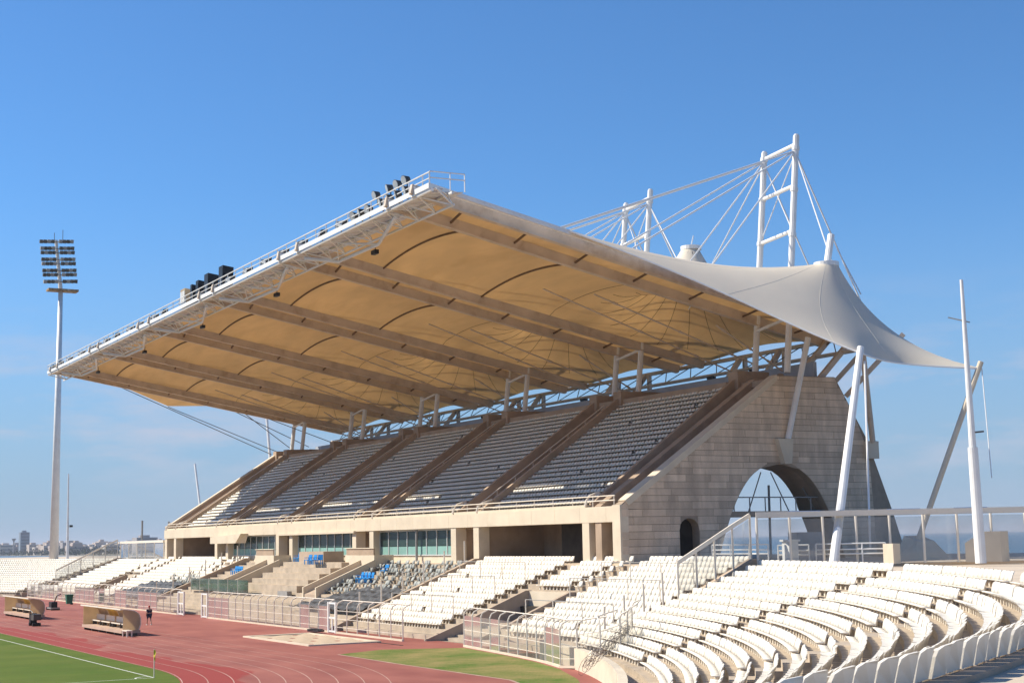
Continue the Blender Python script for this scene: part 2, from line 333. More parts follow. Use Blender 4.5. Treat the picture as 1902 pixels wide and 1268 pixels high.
# ---- windows in the middle three bays
for i in (1, 2, 3):
    xr, xl = GX[i][1]-.5, GX[i+1][0]+.5
    win = MB().box(xl, xr, 62.75, 63.0, 5.2, 5.85).build('window_sill_wall', M['cream'], G)
    fr = MB(); npan = 8; w = (xr-xl)/npan
    fr.box(xl, xr, 62.62, 62.74, 5.86, 5.95); fr.box(xl, xr, 62.62, 62.74, 8.2, 8.34)
    wf = fr.build('window', M['aluminium'], G)
    for j in range(npan):
        a = xl+j*w
        MB().box(a+.05, a+w-.05, 62.68, 62.70, 5.96, 6.72).build('pane', M['frost'], wf)
        MB().box(a+.05, a+w-.05, 62.69, 62.71, 6.76, 8.19).build('pane', M['winglass'], wf)
        MB().box(a-.04, a+.04, 62.60, 62.74, 5.96, 8.19).build('mullion', M['aluminium'], wf)
    if i == 1:
        for dx in (9.3,): MB().tube([(xl+dx, 62.3, 5.3), (xl+dx, 62.3, 8.3)], .13).build('downpipe', M['steelgrey'], G)
# canopy box over the far window, trim over the middle one
MB().quadbox([(-188.5, 60.9, 7.45), (-178.5, 60.9, 7.45), (-177.5, 61.9, 7.45), (-188.5, 61.9, 7.45), (-188.5, 60.9, 8.3), (-176.5, 60.9, 8.6), (-176.5, 61.88, 8.6), (-188.5, 61.88, 8.3)]).build('canopy_box', M['cream'], G)
MB().box(-166, -143.2, 61.6, 61.9, 8.2, 8.42).build('canopy_lintel', M['cream'], G)
# ---- upper tier steps and seats per bay
NR = 22
def seat_template():
    # local: width along x, faces -y, origin on the step under the seat
    v, f = [], []
    def add(V, Fs):
        n = len(v); v.extend(V); f.extend([tuple(n+i for i in q) for q in Fs])
    pan = [(-.238, -.17, .29), (.238, -.17, .29), (.238, .18, .25), (-.238, .18, .25), (-.238, -.21, .36), (.238, -.21, .36), (.238, .18, .31), (-.238, .18, .31)]
    add(pan, [(0, 3, 2, 1), (4, 5, 6, 7), (0, 1, 5, 4), (1, 2, 6, 5), (2, 3, 7, 6), (3, 0, 4, 7)])
    prof = [(-.24, .25), (.24, .25), (.24, .55), (.222, .64), (.15, .69), (-.15, .69), (-.222, .64), (-.24, .55)]
    def y(x, z): return .12+(z-.22)*.24+.09*(1-(x/.24)**2)
    V = [(a, y(a, z)-.0, z) for a, z in prof]+[(a, y(a, z)+.05, z) for a, z in prof]
    Fs = [tuple(range(8)), tuple(range(15, 7, -1))]+[(i, (i+1) % 8, 8+(i+1) % 8, 8+i)[::-1] for i in range(8)]
    add(V, Fs)
    leg = [(-.05, -.02, 0), (.05, -.02, 0), (.05, .06, 0), (-.05, .06, 0), (-.05, -.02, .22), (.05, -.02, .22), (.05, .06, .22), (-.05, .06, .22)]
    add(leg, [(0, 1, 5, 4), (1, 2, 6, 5), (2, 3, 7, 6), (3, 0, 4, 7)])
    return np.array(v), f
SV, SF = seat_template()
def seats_bulk(name, spots, m, parent=None, jit=.02, sx=1., sz=1.):
    n = len(spots); sp = np.array(spots); c, s = np.cos(sp[:, 3]), np.sin(sp[:, 3]); rng = np.random.default_rng(3)
    tilt = rng.normal(0, jit, n)
    V = np.repeat(SV[None], n, 0).copy()
    V[:, :, 1] += V[:, :, 2]*tilt[:, None]; V[:, :, 0] *= sx; V[:, :, 2] *= sz
    X = V[:, :, 0]*c[:, None]-V[:, :, 1]*s[:, None]+sp[:, 0:1]; Y = V[:, :, 0]*s[:, None]+V[:, :, 1]*c[:, None]+sp[:, 1:2]; Z = V[:, :, 2]+sp[:, 2:3]
    A = np.stack([X, Y, Z], 2).reshape(-1, 3)
    nl = np.array([len(q) for q in SF]); loops = np.concatenate([np.array(q) for q in SF]); nv = len(SV)
    L = (loops[None]+np.arange(n)[:, None]*nv).ravel(); tot = np.tile(nl, n); st = np.concatenate([[0], np.cumsum(tot)[:-1]])
    me = bpy.data.meshes.new(name); me.vertices.add(len(A)); me.vertices.foreach_set('co', A.ravel().astype(np.float32))
    me.loops.add(len(L)); me.loops.foreach_set('vertex_index', L.astype(np.int32))
    me.polygons.add(len(tot)); me.polygons.foreach_set('loop_start', st.astype(np.int32)); me.polygons.foreach_set('loop_total', tot.astype(np.int32))
    me.update(calc_edges=True); me.validate(); me.materials.append(m)
    o = link(bpy.data.objects.new(name, me), parent); o['kind'] = 'stuff'; return o
for i in range(5):
    xr, xl = GX[i][1]-.35, GX[i+1][0]+.35
    spots = []
    for k in range(NR):
        y = 63.0+k*14.0/NR; z = su(y)
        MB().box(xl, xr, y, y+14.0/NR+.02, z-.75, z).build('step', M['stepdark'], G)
        ns = int((xr-xl-.3)/.52)
        for j in range(ns):
            if random.random() < .006: continue
            spots.append((xl+.3+j*.52+random.gauss(0, .01), y+.33, z-.02, 0))
    o = seats_bulk('upper_seat_bank', spots, M['seat'], G, sx=.9, sz=.76)
# ---- stair walls (one each side of every stairway), stairs, pylons
def slope_wall(name, x0, x1, prof, m, parent):
    return MB().prism(prof, lambda u, v, w: (w, u, v), x0, x1).build(name, m, parent)
for i, (r, l) in enumerate(GX):
    for s, x in ((1, r), (-1, l)):
        if i == 0 and s == 1: continue
        prof = [(62.4, 8.9), (62.4, 9.85), (63.2, 10.45), (77.0, su(77)+.75), (77.3, 20.35), (79.6, 20.4), (79.6, 15), (66, 8.9)]
        slope_wall('stair_wall', x-.22, x+.22, prof, M['brown'], G)
        MB().box(x-.68, x+.68, 76.7, 80.0, 16.5, 20.75).build('pylon', M['brown'], G)
        if i: MB().prism([(80.0, 19), (80.0, 20.8), (82.2, 20.75), (84.2, 20.2), (84.6, 19)], lambda u, v, w: (w, u, v), x-.4, x+.4).build('wing_wall', M['brown'], G)
    # stairs between
    for k in range(0, 24):
        y = 63+k*14/24
        MB().box(l+.22, r-.22 if i else XR-1.0, y, y+14/24+.02, su(y)-1.6, su(y)-.55+0*k).build('stair_step', M['brown'], G)
    # saddle wall at the head of the stairs (dips in the middle)
    poly = [(l+.5, 17)]+[(l+.5+(r-l-1)*j/10, 20.25-.9*math.sin(math.pi*j/10)) for j in range(11)]+[(r-.5, 17)]
    MB().prism(poly, lambda u, v, w: (u, w, v), 78.4, 79.0).build('saddle_wall', M['brown'], G)
    # handrails down the stair
    if i:
        for xx in ((l+r)/2, ):
            hb = MB(); hb.tube([(xx, 63.2, su(63.2)+.35), (xx, 76.6, su(76.6)+.35)], .05, 6); hr = hb.build('stair_handrail', M['fencepaint'], G)
            for k in range(8):
                y = 63.4+k*1.85; MB().tube([(xx, y, su(y)-.6), (xx, y, su(y)+.35)], .04, 6).build('baluster', M['fencepaint'], hr)
    # curved swan-neck rails at the front of each stairway
    for s, x in ((1, r+.1), (-1, l-.1)):
        if i == 0 and s == 1: continue
        rb = MB().tube([(x, 61.95, 9.6), (x, 62.1, 10.1), (x+s*.2, 62.5, 10.45), (x+s*.2, 63.4, 10.75)], .10, 6)
        rb.build('swan_neck_rail', M['fencepaint'], G)
# front guard rail along the ledge
for a, z in ((10.35, 0), (10.0, 0)):
    MB().tube([(XL+1, 62.1, a), (XR-1, 62.1, a)], .045, 6).build('guard_rail', M['fencepaint'], G)
x = XL+1
while x < XR-1:
    MB().tube([(x, 62.1, 9.55), (x, 62.1, 10.35)], .04, 6).build('rail_post', M['fencepaint'], G); x += 3.0
# ---- rear walkway, rear parapet
MB().box(XL, XR-1.0, 77.0, 83.4, 19.2, 19.72).build('rear_walkway', M['brown'], G)
MB().box(XL, XR-1.4, 82.6, 82.9, 19.72, 21.45).build('rear_parapet', M['blueband'], G)
MB().box(XL+.2, XR-6.2, 76.95, 77.35, 19.3, 20.0).build('top_row_wall', M['brown'], G)
# ---- end walls
WALL = [(61.95, 4.4), (61.95, 9.6), (77.4, 19.95), (83.6, 20.05), (86.95, 14.75), (87.5, 14.7), (87.5, 13.3), (89.3, 8.9), (90.9, 4.4)]
AC, AZ, AB = 77.35, 12.76, 5.0
def aw(z): return 6.5*max(0., (AZ-z)/(AZ-AB))**.385
arch = [(AC-aw(AB), 4.4)]+[(AC-aw(z), z) for z in np.linspace(AB, AZ-1e-3, 22)]
arch = arch+[(2*AC-u, z) for u, z in reversed(arch)]
def door_pts(y0, y1, zt):
    c, w = (y0+y1)/2, (y1-y0)/2
    return [(y0, 4.4)]+[(c-w*math.cos(t), zt-w*.95+w*.95*math.sin(t)) for t in np.linspace(0, math.pi, 13)]+[(y1, 4.4)]
DOOR = (67.3, 69.15, 8.55)
def wall_outline():
    # bottom edge broken by door and arch openings
    d = door_pts(*DOOR)
    return [(61.95, 4.4)]+d+arch+[(90.9, 4.4)]+list(reversed(WALL[1:-1]))
sw = MB().prism(wall_outline(), lambda u, v, w: (w, u, v), XR-.9, XR).build('side_wall', M['mortar'], G)
sw['label'] = 'arched end wall of coursed limestone blocks'
# vault lining beyond the face
b = MB(); A = arch
for i in range(len(A)-1):
    b.poly([(XR-.9, *A[i]), (XR-.9, *A[i+1]), (XR-2.75, *A[i+1]), (XR-2.75, *A[i])])
    b.poly([(XR-.9, AC+(A[i][0]-AC)*1.03, A[i][1]+.05), (XR-.9, AC+(A[i+1][0]-AC)*1.03, A[i+1][1]+.05), (XR-2.75, AC+(A[i+1][0]-AC)*1.03, A[i+1][1]+.05), (XR-2.75, AC+(A[i][0]-AC)*1.03, A[i][1]+.05)])
b.build('arch_vault', M['brown'], G)
MB().prism(wall_outline(), lambda u, v, w: (w, u, v), XR-3.6, XR-2.75).build('inner_wall', M['brown'], G)
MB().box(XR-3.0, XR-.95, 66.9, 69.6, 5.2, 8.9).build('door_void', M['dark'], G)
# stone blocks, clipped to outline, arch and door
def clip(poly, a, b):   # keep left of a->b
    out = []
    for i in range(len(poly)):
        p, q = poly[i], poly[(i+1) % len(poly)]
        sp = (b[0]-a[0])*(p[1]-a[1])-(b[1]-a[1])*(p[0]-a[0]); sq = (b[0]-a[0])*(q[1]-a[1])-(b[1]-a[1])*(q[0]-a[0])
        if sp >= 0: out.append(p)
        if sp*sq < 0:
            t = sp/(sp-sq); out.append((p[0]+(q[0]-p[0])*t, p[1]+(q[1]-p[1])*t))
    return out
OUT = [(62.0, 4.4), (90.8, 4.4), (86.95, 13.6), (86.9, 14.7), (83.55, 20.0), (77.45, 19.9), (62.0, 9.55)]
def parea(p): return abs(sum(p[i][0]*p[(i+1) % len(p)][1]-p[(i+1) % len(p)][0]*p[i][1] for i in range(len(p))))/2
def dw(z):
    c, w, zt = (DOOR[0]+DOOR[1])/2, (DOOR[1]-DOOR[0])/2, DOOR[2]; zs = zt-w*.95
    return w if z <= zs else (w*math.sqrt(max(0, 1-((z-zs)/(w*.95))**2)))
z = 4.75; nst = 0; rs = random.Random(11)
while z < 20:
    h = rs.choice((.42, .48, .52, .56, .6)); z1 = min(z+h, 20.0)
    g = .02
    # horizontal spans free of openings
    spans = []
    dl, dr = [], []
    lo = 61.96; dc = (DOOR[0]+DOOR[1])/2
    cuts = []
    if z < DOOR[2]:
        k0, k1 = dw(z)+.03, (dw(z1)+.03 if z1 < DOOR[2]-.35 else dw(z)+.03); cuts.append(((dc-k0, dc-k1), (dc+k0, dc+k1)))
    if z < AZ:
        k0, k1 = aw(z)+.06, (aw(z1)+.06 if z1 < AZ-.1 else aw(z)*.55); cuts.append(((AC-k0, AC-k1), (AC+k0, AC+k1)))
    cur = (lo, lo)
    for cl, crr in cuts:
        spans.append((cur, cl)); cur = crr
    spans.append((cur, (91.0, 91.0)))
    for L0, R0 in spans:
        y = min(L0); end = max(R0); first = True
        y += -rs.uniform(0, .9) if cuts or True else 0
        while y < end:
            ln = rs.choice((1.2, 1.8, 2.4, 3.2, 4.2, 5.0)) if z > 10 else rs.choice((.9, 1.3, 1.7, 2.2, 2.8, 3.4))
            p = [(y+g*.5, z+g), (y+ln-g*.5, z+g), (y+ln-g*.5, z1-g), (y+g*.5, z1-g)]
            p = clip(p, (R0[0], z), (R0[1], z1)); 
            if p: p = clip(p, (L0[1], z1), (L0[0], z))
            for e in range(len(OUT)):
                if p: p = clip(p, OUT[e], OUT[(e+1) % len(OUT)])
            if p and len(p) >= 3 and parea(p) > .05:
                d = .02+rs.uniform(0, .022)
                MB().prism(p, lambda u, v, w: (w, u, v), XR-.01, XR+d).build('stone', M['stone'], sw); nst += 1
            y += ln
    z = z1
# corbel and brackets on the wall
MB().prism([(76.9, 14.8), (78.45, 14.8), (78.2, 12.8), (77.5, 12.78)], lambda u, v, w: (w, u, v), XR+.0, XR+.55).build('corbel', M['cream'], G)
# coping down the slope of the near and far end walls
MB().prism([(62.6, 9.55), (77.4, 19.5), (77.4, 20.0), (62.3, 9.95)], lambda u, v, w: (w, u, v), XR-.95, XR+.12).build('coping', M['cream'], G)
far = [(62.0, 4.4), (62.0, 9.6), (77.4, 20.2), (83.6, 20.05), (90.9, 4.4)]
MB().prism(far, lambda u, v, w: (w, u, v), XL-.1, XL+.6).build('far_end_wall', M['cream'], G)
MB().prism([(62.2, 9.5), (77.4, 20.0), (77.4, 20.7), (62.0, 10.0)], lambda u, v, w: (w, u, v), XL-.25, XL+.75).build('far_coping', M['cream'], G)
# walkway bridge inside the arch with hangers
wk = MB().box(XR-3.2, XR-.4, 71.6, 84.0, 8.62, 9.05).build('arch_bridge', M['parapet'], G)
for y in np.linspace(73, 84, 8):
    MB().tube([(XR-.5, y, 9.05), (XR-.5, y, 10.15)], .05, 6).build('bridge_post', M['steelgrey'], wk)
MB().tube([(XR-.5, 72.2, 10.15), (XR-.5, 84, 10.15)], .05, 6).build('bridge_rail', M['steelgrey'], wk)
for a, c in ((75.2, 76.6), (79.4, 77.6), (82.2, 80.9), (73.2, 74.0)):
    MB().tube([(XR-1.5, a, 9.0), (XR-1.5, c, 12.2 if 75 < c < 80 else 10.9)], .05, 6).build('bridge_hanger', M['steelgrey'], wk)
MB().tube([(XR-2.6, 78.2, 5.2), (XR-2.6, 78.2, 11.2)], .10, 8).build('bridge_column', M['steelgrey'], wk)

# ================================================================ ROOF
RO = thing('membrane_roof', (-153, 66, 20.5), 'tensile membrane roof, white above and ochre beneath, hung over the grandstand from white ladder masts', 'roof')
def zr(Y): return 32.1-.205*(Y-46)
YF, YB = 48.0, 87.0
def cone_add(x, y, xm, ym, hgt, rad, r0):
    r = math.hypot(x-xm, y-ym); r = max(r, r0)
    return hgt*max(0, 1-(r-r0)/(rad-r0))**2.6
def bay_fn(xl, xr, off):
    xm = (xl+xr)/2
    def fn(u, v):
        x = xl+(xr-xl)*u; y = YF+(YB-YF)*v
        arc = 1-(2*u-1)**2
        scal = 1.0
        z = zr(y)+.28+(.32*abs(math.sin((y-53)/9.5*math.pi)) if y < 72 else 0)*min(1, 5*arc)+.85*arc*scal*(1-.5*max(0, (v-.8)/.2))+cone_add(x, y, xm, 79.3, 6.6, 10.0, .75)*min(1, 3*(1-abs(2*u-1)))
        return (x, y, z+off)
    return fn
for i in range(5):
    xr, xl = GX[i][1]-.1, GX[i+1][0]+.1
    fn = bay_fn(xl, xr, 0)
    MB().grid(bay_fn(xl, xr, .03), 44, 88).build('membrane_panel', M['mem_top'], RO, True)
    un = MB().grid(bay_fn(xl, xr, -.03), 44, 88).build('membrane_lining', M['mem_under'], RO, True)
    for Y in (53.0, 62.5):
        P = [fn(j/16, (Y-YF)/(YB-YF)) for j in range(17)]
        MB().tube([(p[0], p[1], p[2]-.11) for p in P], .085, 6).build('arch_rib', M['seam'], RO)
    Y = 69.5; P = [fn(j/16, (Y-YF)/(YB-YF)) for j in range(17)]
    MB().tube([(p[0], p[1], p[2]-.05) for p in P], .02, 4).build('seam', M['seam'], un)
    xm = (xl+xr)/2
    for a in range(-70, 256, 20):
        P = []
        for r in np.linspace(.8, 8.5, 12):
            x, y = xm+r*math.cos(R_(a)), 79.3-r*math.sin(R_(a))
            if xl < x < xr and YF < y < YB: P.append(fn((x-xl)/(xr-xl), (y-YF)/(YB-YF)))
        if len(P) > 3: MB().tube([(p[0], p[1], p[2]-.05) for p in P], .02, 4).build('seam', M['seam'], un)
    zc = fn(.5, (79.3-YF)/(YB-YF))[2]
    cap = MB().tube([(xm, 79.3, zc-.12), (xm, 79.3, zc+.22)], .95, 20).build('cone_cap', M['white'], RO)
    MB().tube([(xm, 79.3, zc+.2), (xm+.15, 79.5, zc+1.2)], .05, 6).build('cap_rod', M['white'], cap)
# strips over each pair of ribs, ribs themselves
for i, (r, l) in enumerate(GX):
    def sf(off):
        return lambda u, v: (l-.15+(r-l+.3)*u, YF+(YB-YF)*v, zr(YF+(YB-YF)*v)+.33+.18*(1-(2*u-1)**2)+off)
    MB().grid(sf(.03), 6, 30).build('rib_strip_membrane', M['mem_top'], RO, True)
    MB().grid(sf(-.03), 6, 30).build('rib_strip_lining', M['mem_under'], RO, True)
    for x in (r, l):
        e = .25
        MB().beam((x, 45.0, zr(45.0)-.06), (x, 86.6, zr(86.6)-.06), .34, .72).build('roof_rib', M['rib'], RO)
        MB().beam((x, 45.2, zr(45.2)-.47), (x, 86.4, zr(86.4)-.47), .5, .12).build('rib_flange', M['rib'], RO)
    y = 49.5
    while y < 84:
        MB().beam((r-.1, y, zr(y)-.1), (l+.1, y+.9, zr(y+.9)-.1), .14, .14).build('rib_brace', M['seam'], RO); y += 5.5
    # rib nose
    for x in (r, l):
        MB().box(x-.28, x+.28, 44.0, 45.2, zr(45)-.42, zr(45)+.28).build('rib_nose', M['white'], RO)
# gutter edge along the outer near rib
MB().beam((XR+.45, 46.0, zr(46)+.3), (XR+.45, 66.0, zr(66)+.25), .3, .34).build('edge_gutter', M['white'], RO)
MB().beam((XL-.5, 46.0, zr(46)+.2), (XL-.5, 84.0, zr(84)+.2), .5, .45).build('edge_gutter', M['rib'], RO)
# ---- catwalk truss on the front edge
CW = MB().box(XL-1.5, XR+2.2, 44.35, 45.1, 31.95, 32.03).build('catwalk', M['soffit'], RO)
for yy, zz, rr in ((44.25, 31.86, .13), (46.2, 31.75, .12)):
    MB().tube([(XL-1.5, yy, zz), (XR+2.2, yy, zz)], rr, 8).build('truss_chord', M['white'], RO)
MB().box(XL-1.5, XR+2.1, 44.02, 44.08, 31.98, 32.36).build('toe_board', M['white'], RO)
MB().tube([(XL-1.5, 46.9, 31.0), (XR+1.6, 46.9, 31.0)], .1, 6).build('truss_chord', M['white'], RO)
x = XL-1.3; k = 0
while x < XR+.6:
    MB().beam((x, 44.3, 31.8), (x+1.4, 46.9, 31.0), .1).build('truss_lacing', M['white'], CW); MB().beam((x+1.4, 46.9, 31.0), (x+2.8, 44.3, 31.8), .1).build('truss_lacing', M['white'], CW)
    MB().beam((x+1.4, 46.9, 31.0), (x+1.4, 46.2, 31.75), .08).build('truss_lacing', M['white'], CW)
    MB().beam((x, 44.25, 31.86), (x+1.4, 46.2, 31.75), .07).build('truss_lacing', M['white'], CW)
    MB().beam((x+1.4, 46.2, 31.75), (x+2.8, 44.25, 31.86), .07).build('truss_lacing', M['white'], CW)
    x += 2.8
MB().quadbox([(XL-.5, 44.4, 31.80), (XR+1.6, 44.4, 31.80), (XR+1.6, 48.1, 31.86), (XL-.5, 48.1, 31.86), (XL-.5, 44.4, 31.84), (XR+1.6, 44.4, 31.84), (XR+1.6, 48.1, 31.90), (XL-.5, 48.1, 31.90)]).build('front_soffit', M['soffit'], RO)
for i in range(5):
    xa, xb = GX[i+1][0], GX[i][1]
    P = [(xa+.2, 44.6, 31.4), (xa+2.6, 47.6, 30.75), (xa+10.6, 47.7, 30.75), (xb-.4, 44.9, 31.45)]
    fb = MB(); fb.tube(P, .17, 8); f = fb.build('brace_frame', M['white'], RO)
    MB().tube([P[2], (xa+7.5, 45.4, 31.4)], .09, 6).build('brace', M['white'], f)
    MB().tube([P[1], (xa+5.5, 45.4, 31.4)], .07, 6).build('brace', M['white'], f)
# railing of the catwalk
RL = MB(); RL.tube([(XL-1.4, 44.1, 33.15), (XR+2.1, 44.1, 33.15)], .055, 6); rail = RL.build('catwalk_rail', M['white'], RO)
MB().tube([(XL-1.4, 44.1, 32.7), (XR+2.1, 44.1, 32.7)], .045, 6).build('mid_rail', M['white'], rail)
x = XL-1.4
while x < XR+2:
    MB().tube([(x, 44.1, 32.0), (x, 44.1, 33.15)], .045, 6).build('rail_post', M['white'], rail); x += 2.25
for zz in (33.3, 32.85): MB().tube([(XR+2.1, 44.1, zz-.1), (XR+1.6, 48.3, zz-.1)], .05, 6).build('end_rail', M['white'], rail)
for yy in (44.1, 46.2, 48.3): MB().tube([(XR+2.1-(yy-44.1)*.12, yy, 31.9), (XR+2.1-(yy-44.1)*.12, yy, 33.2)], .05, 6).build('end_post', M['white'], rail)
# ---- masts: leaning ladder frames, stays
def mast(i):
    r, l = GX[i]
    def P(x, z): return (x, 79.0+(z-20.4)*.105, z)
    m = None
    for x, top in ((r, 40.5), (l, 40.0)):
        o = MB().tube([P(x, 20.3), P(x, top)], .27, 10).build('mast_leg', M['white'], RO)
        MB().tube([P(x, top), P(x, top+.12)], .2, 8).build('mast_cap', M['white'], o)
        for q in ((x, 56.5), (x, 63.0), (x, 70.5)):
            MB().tube([P(x, 39.2), (q[0], q[1], zr(q[1])+.2)], .07, 6).build('stay_cable', M['cable'], RO)
        MB().tube([P(x, 39.0), (x+.5, 88.3, 24.0)], .07, 6).build('stay_cable', M['cable'], RO)
        MB().tube([P(x, 39.0), (x-8 if x == l else x+7.5, 80.2 if i else 78, 30.0 if i else 27.2)], .06, 6).build('stay_cable', M['cable'], RO)
    for z in (39.4, 35.8, 31.9, 28.3):
        for x in (l, r): MB().tube([P(x, z-.16), P(x, z+.16)], .33, 10).build('mast_collar', M['white'], RO)
        MB().tube([P(l, z), P(r, z+.35)], .18, 8).build('mast_rung', M['white'], RO)
    MB().tube([P(l, 39.0), P(r, 32.2)], .05, 6).build('mast_tie', M['cable'], RO); MB().tube([P(r, 39.0), P(l, 32.0)], .05, 6).build('mast_tie', M['cable'], RO)
    MB().tube([P(l, 24.3), P(r, 24.9)], .14, 8).build('mast_rung', M['white'], RO)
for i in range(6): mast(i)
# ---- rear edge: tube, lattice, struts
for yy, zz, rr in ((86.8, 23.75, .2), (85.2, 22.3, .11), (87.6, 22.6, .11)):
    MB().tube([(XL, yy, zz), (XR+2, yy, zz)], rr, 8).build('rear_chord', M['rib'], RO)
x = XL+1; k = 0
while x < XR:
    MB().tube([(x, 86.8, 23.7), (x+2.2, 85.2, 22.3)], .05, 5).build('rear_lacing', M['darkcable'], RO)
    MB().tube([(x+2.2, 85.2, 22.3), (x+4.4, 86.8, 23.7)], .05, 5).build('rear_lacing', M['darkcable'], RO)
    x += 4.4
for i in range(5):
    for fx in (.33, .66):
        x = GX[i+1][0]+(GX[i][1]-GX[i+1][0])*fx
        MB().beam((x, 83.6, 19.7), (x, 86.6, 23.6), .42).build('rear_strut', M['rib'], RO)
        MB().beam((x+.6, 86.7, 19.0), (x+.6, 86.7, 23.6), .36).build('rear_post', M['rib'], RO)
for x in (GX[0][1]+.5, GX[0][0]-.3):
    MB().beam((x, 82.6, 19.9), (x, 86.7, 23.7), .42).build('rear_strut', M['rib'], RO)
    MB().beam((x+.5, 85.0, 18.5), (x+4, 88.5, 23.5), .38).build('rear_strut', M['rib'], RO)
# under-roof tie rods
for i in range(5):
    for x, a, c in ((GX[i][1]-4.5, (66, 27.3), (82.5, 21.6)), (GX[i][1]-9.5, (64, 28.4), (82.8, 21.8)), (GX[i][1]-1.2, (76, 24.8), (82, 21.0))):
        t = MB().tube([(x, a[0], a[1]), (x+1.2, c[0], c[1])], .075, 6).build('tie_rod', M['rib'], RO)
        for f in (.12, .5, .8):
            p = Vector((x, a[0], a[1])).lerp(Vector((x+1.2, c[0], c[1])), f); d = Vector((1.2, c[0]-a[0], c[1]-a[1])).normalized()
            MB().tube([p-d*.22, p+d*.22], .12, 6).build('turnbuckle', M['rib'], t)
# ---- near end canopy (cone) and its corner masts
K = Vector((-86.2, 76.8, 27.75)); KR = .85
T1 = Vector((-78.5, 72.55, 19.8)); T2 = Vector((-76.6, 82.4, 18.85))
P0 = Vector((XR+.5, 57.5, zr(57.5)+.38)); B0 = Vector((XR+.3, 87.2, zr(87.2)+.1))
def edge(a, b, sag, n):    # concave edge cable, pulled toward the cone foot
    out = []
    c = Vector((K.x-2, K.y, 0))
    for i in range(n):
        t = i/n; p = a.lerp(b, t); q = (Vector((c.x, c.y, p.z+.6))-p)
        out.append(p+q.normalized()*sag*4*t*(1-t))
    return out
bound = edge(P0, T1, .9, 26)+edge(T1, T2, 2.4, 18)+edge(T2, B0, 2.6, 20)+[B0.lerp(P0, j/26) for j in range(26)]
nb = len(bound); ns = 26
CG = np.zeros((ns+1, nb, 3))
for j in range(ns+1):
    for i, p in enumerate(bound):
        a = math.atan2(p.y-K.y, p.x-K.x); q = Vector((K.x+KR*math.cos(a), K.y+KR*math.sin(a), K.z)); f = (j/ns)
        CG[j, i] = p.lerp(q, f)
for it in range(500):      # relax the sheet like a tensioned membrane between its fixed edges
    I = CG[1:-1]; CG[1:-1] = (CG[:-2]+CG[2:]+np.roll(I, 1, 1)+np.roll(I, -1, 1))/4
def canopy(off):
    b = MB(); b.v = [(x, y, z+off) for x, y, z in CG.reshape(-1, 3)]
    for j in range(ns):
        for i in range(nb):
            b.f.append((j*nb+i, j*nb+(i+1) % nb, (j+1)*nb+(i+1) % nb, (j+1)*nb+i))
    return b
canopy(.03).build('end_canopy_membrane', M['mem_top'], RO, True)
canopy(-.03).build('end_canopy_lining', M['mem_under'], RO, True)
for i in range(4, nb, 10):
    MB().tube([(p[0], p[1], p[2]+.03) for p in CG[:, i]], .012, 4).build('membrane_seam', M['fabseam'], RO)
cp = MB().tube([(K.x, K.y, K.z-.15), (K.x, K.y, K.z+.18)], KR+.12, 22).build('cone_cap', M['white'], RO)
MB().tube([(K.x, K.y, K.z-.3), (K.x-.35, K.y+.95, K.z+2.5)], .27, 10).build('cone_mast', M['white'], RO)
MB().tube([(K.x+.1, K.y+1.1, K.z+1.3), (K.x+1.5, K.y+2.0, K.z-2.4)], .05, 6).build('stay_cable', M['cable'], RO)
MB().tube([P0+Vector((0, 0, .02))]+[p+Vector((.02, -.02, 0)) for p in bound[1:64]], .07, 6).build('edge_cable', M['cable'], RO)
c1 = MB().tube([(-73.2, 64.6, 5.2), (T1.x+.1, T1.y+.1, T1.z+.35)], .30, 12, .24).build('corner_mast', M['white'], RO)
MB().tube([(T1.x, T1.y+.5, T1.z-.6), (-73.0, 67.6, 6.2)], .07, 6).build('back_stay', M['cable'], RO)
MB().tube([(-78.6, 77.2, 6.3), (T2.x-.05, T2.y+.2, T2.z+.5)], .2, 10).build('corner_mast', M['cream'], RO)
MB().quadbox([(-79.6, 75.9, 5.2), (-77.4, 75.9, 5.2), (-77.4, 79.3, 5.2), (-79.6, 79.3, 5.2), (-79.2, 76.6, 6.9), (-78.0, 76.6, 6.5), (-78.0, 78.3, 6.5), (-79.2, 78.3, 6.9)]).build('mast_plinth', M['cream'], RO)
MB().tube([(T2.x, T2.y+.2, T2.z), (-73.9, 80.0, 10.8)], .04, 5).build('back_stay', M['cable'], RO)
MB().tube([(XR+.3, 78.1, 14.8), (XR+1.1, 80.0, zr(79)-2.5+.2)], .24, 10).build('wall_strut', M['white'], RO)
MB().tube([(XR+.6, 86.9, 14.7), (-90.2, 83.8, 21.7)], .24, 10).build('wall_strut', M['rib'], RO)
MB().box(XR-.6, XR+.6, 86.4, 87.55, 13.3, 14.75).build('strut_block', M['cream'], RO)
# far end: small wing and its loose cables
W = [(XL-.3, 54.0, zr(54)+.2), (XL-8.6, 63.9, 28.1), (XL-.3, 69.5, zr(69.5)+.2), (XL-.3, 60, zr(60)+.25)]
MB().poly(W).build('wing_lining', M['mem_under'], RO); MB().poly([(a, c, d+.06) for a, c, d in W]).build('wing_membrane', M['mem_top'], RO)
for p, q in (((XL-1.0, 55, 30.2), (XL-8.0, 79, 20.8)), ((XL-8.6, 63.9, 28.0), (XL-7.2, 79.5, 21.2)), ((XL-.3, 70, 27.2), (XL-.5, 82, 21.5)), ((XL-.3, 74, 26.4), (XL+8, 84, 21.0)), ((XL-.3, 72, 26.8), (XL-2, 80, 21.2))):
    MB().tube([p, q], .055, 5).build('loose_cable', M['darkcable'], RO)
MB().tube([(-249.9, 80, 6), (-256.5, 80, 21.6)], .22, 10, .18).build('corner_mast', M['white'], RO)
MB().tube([(-216.3, 80.5, 6), (-221.5, 80.5, 28.2)], .26, 10, .2).build('corner_mast', M['white'], RO)

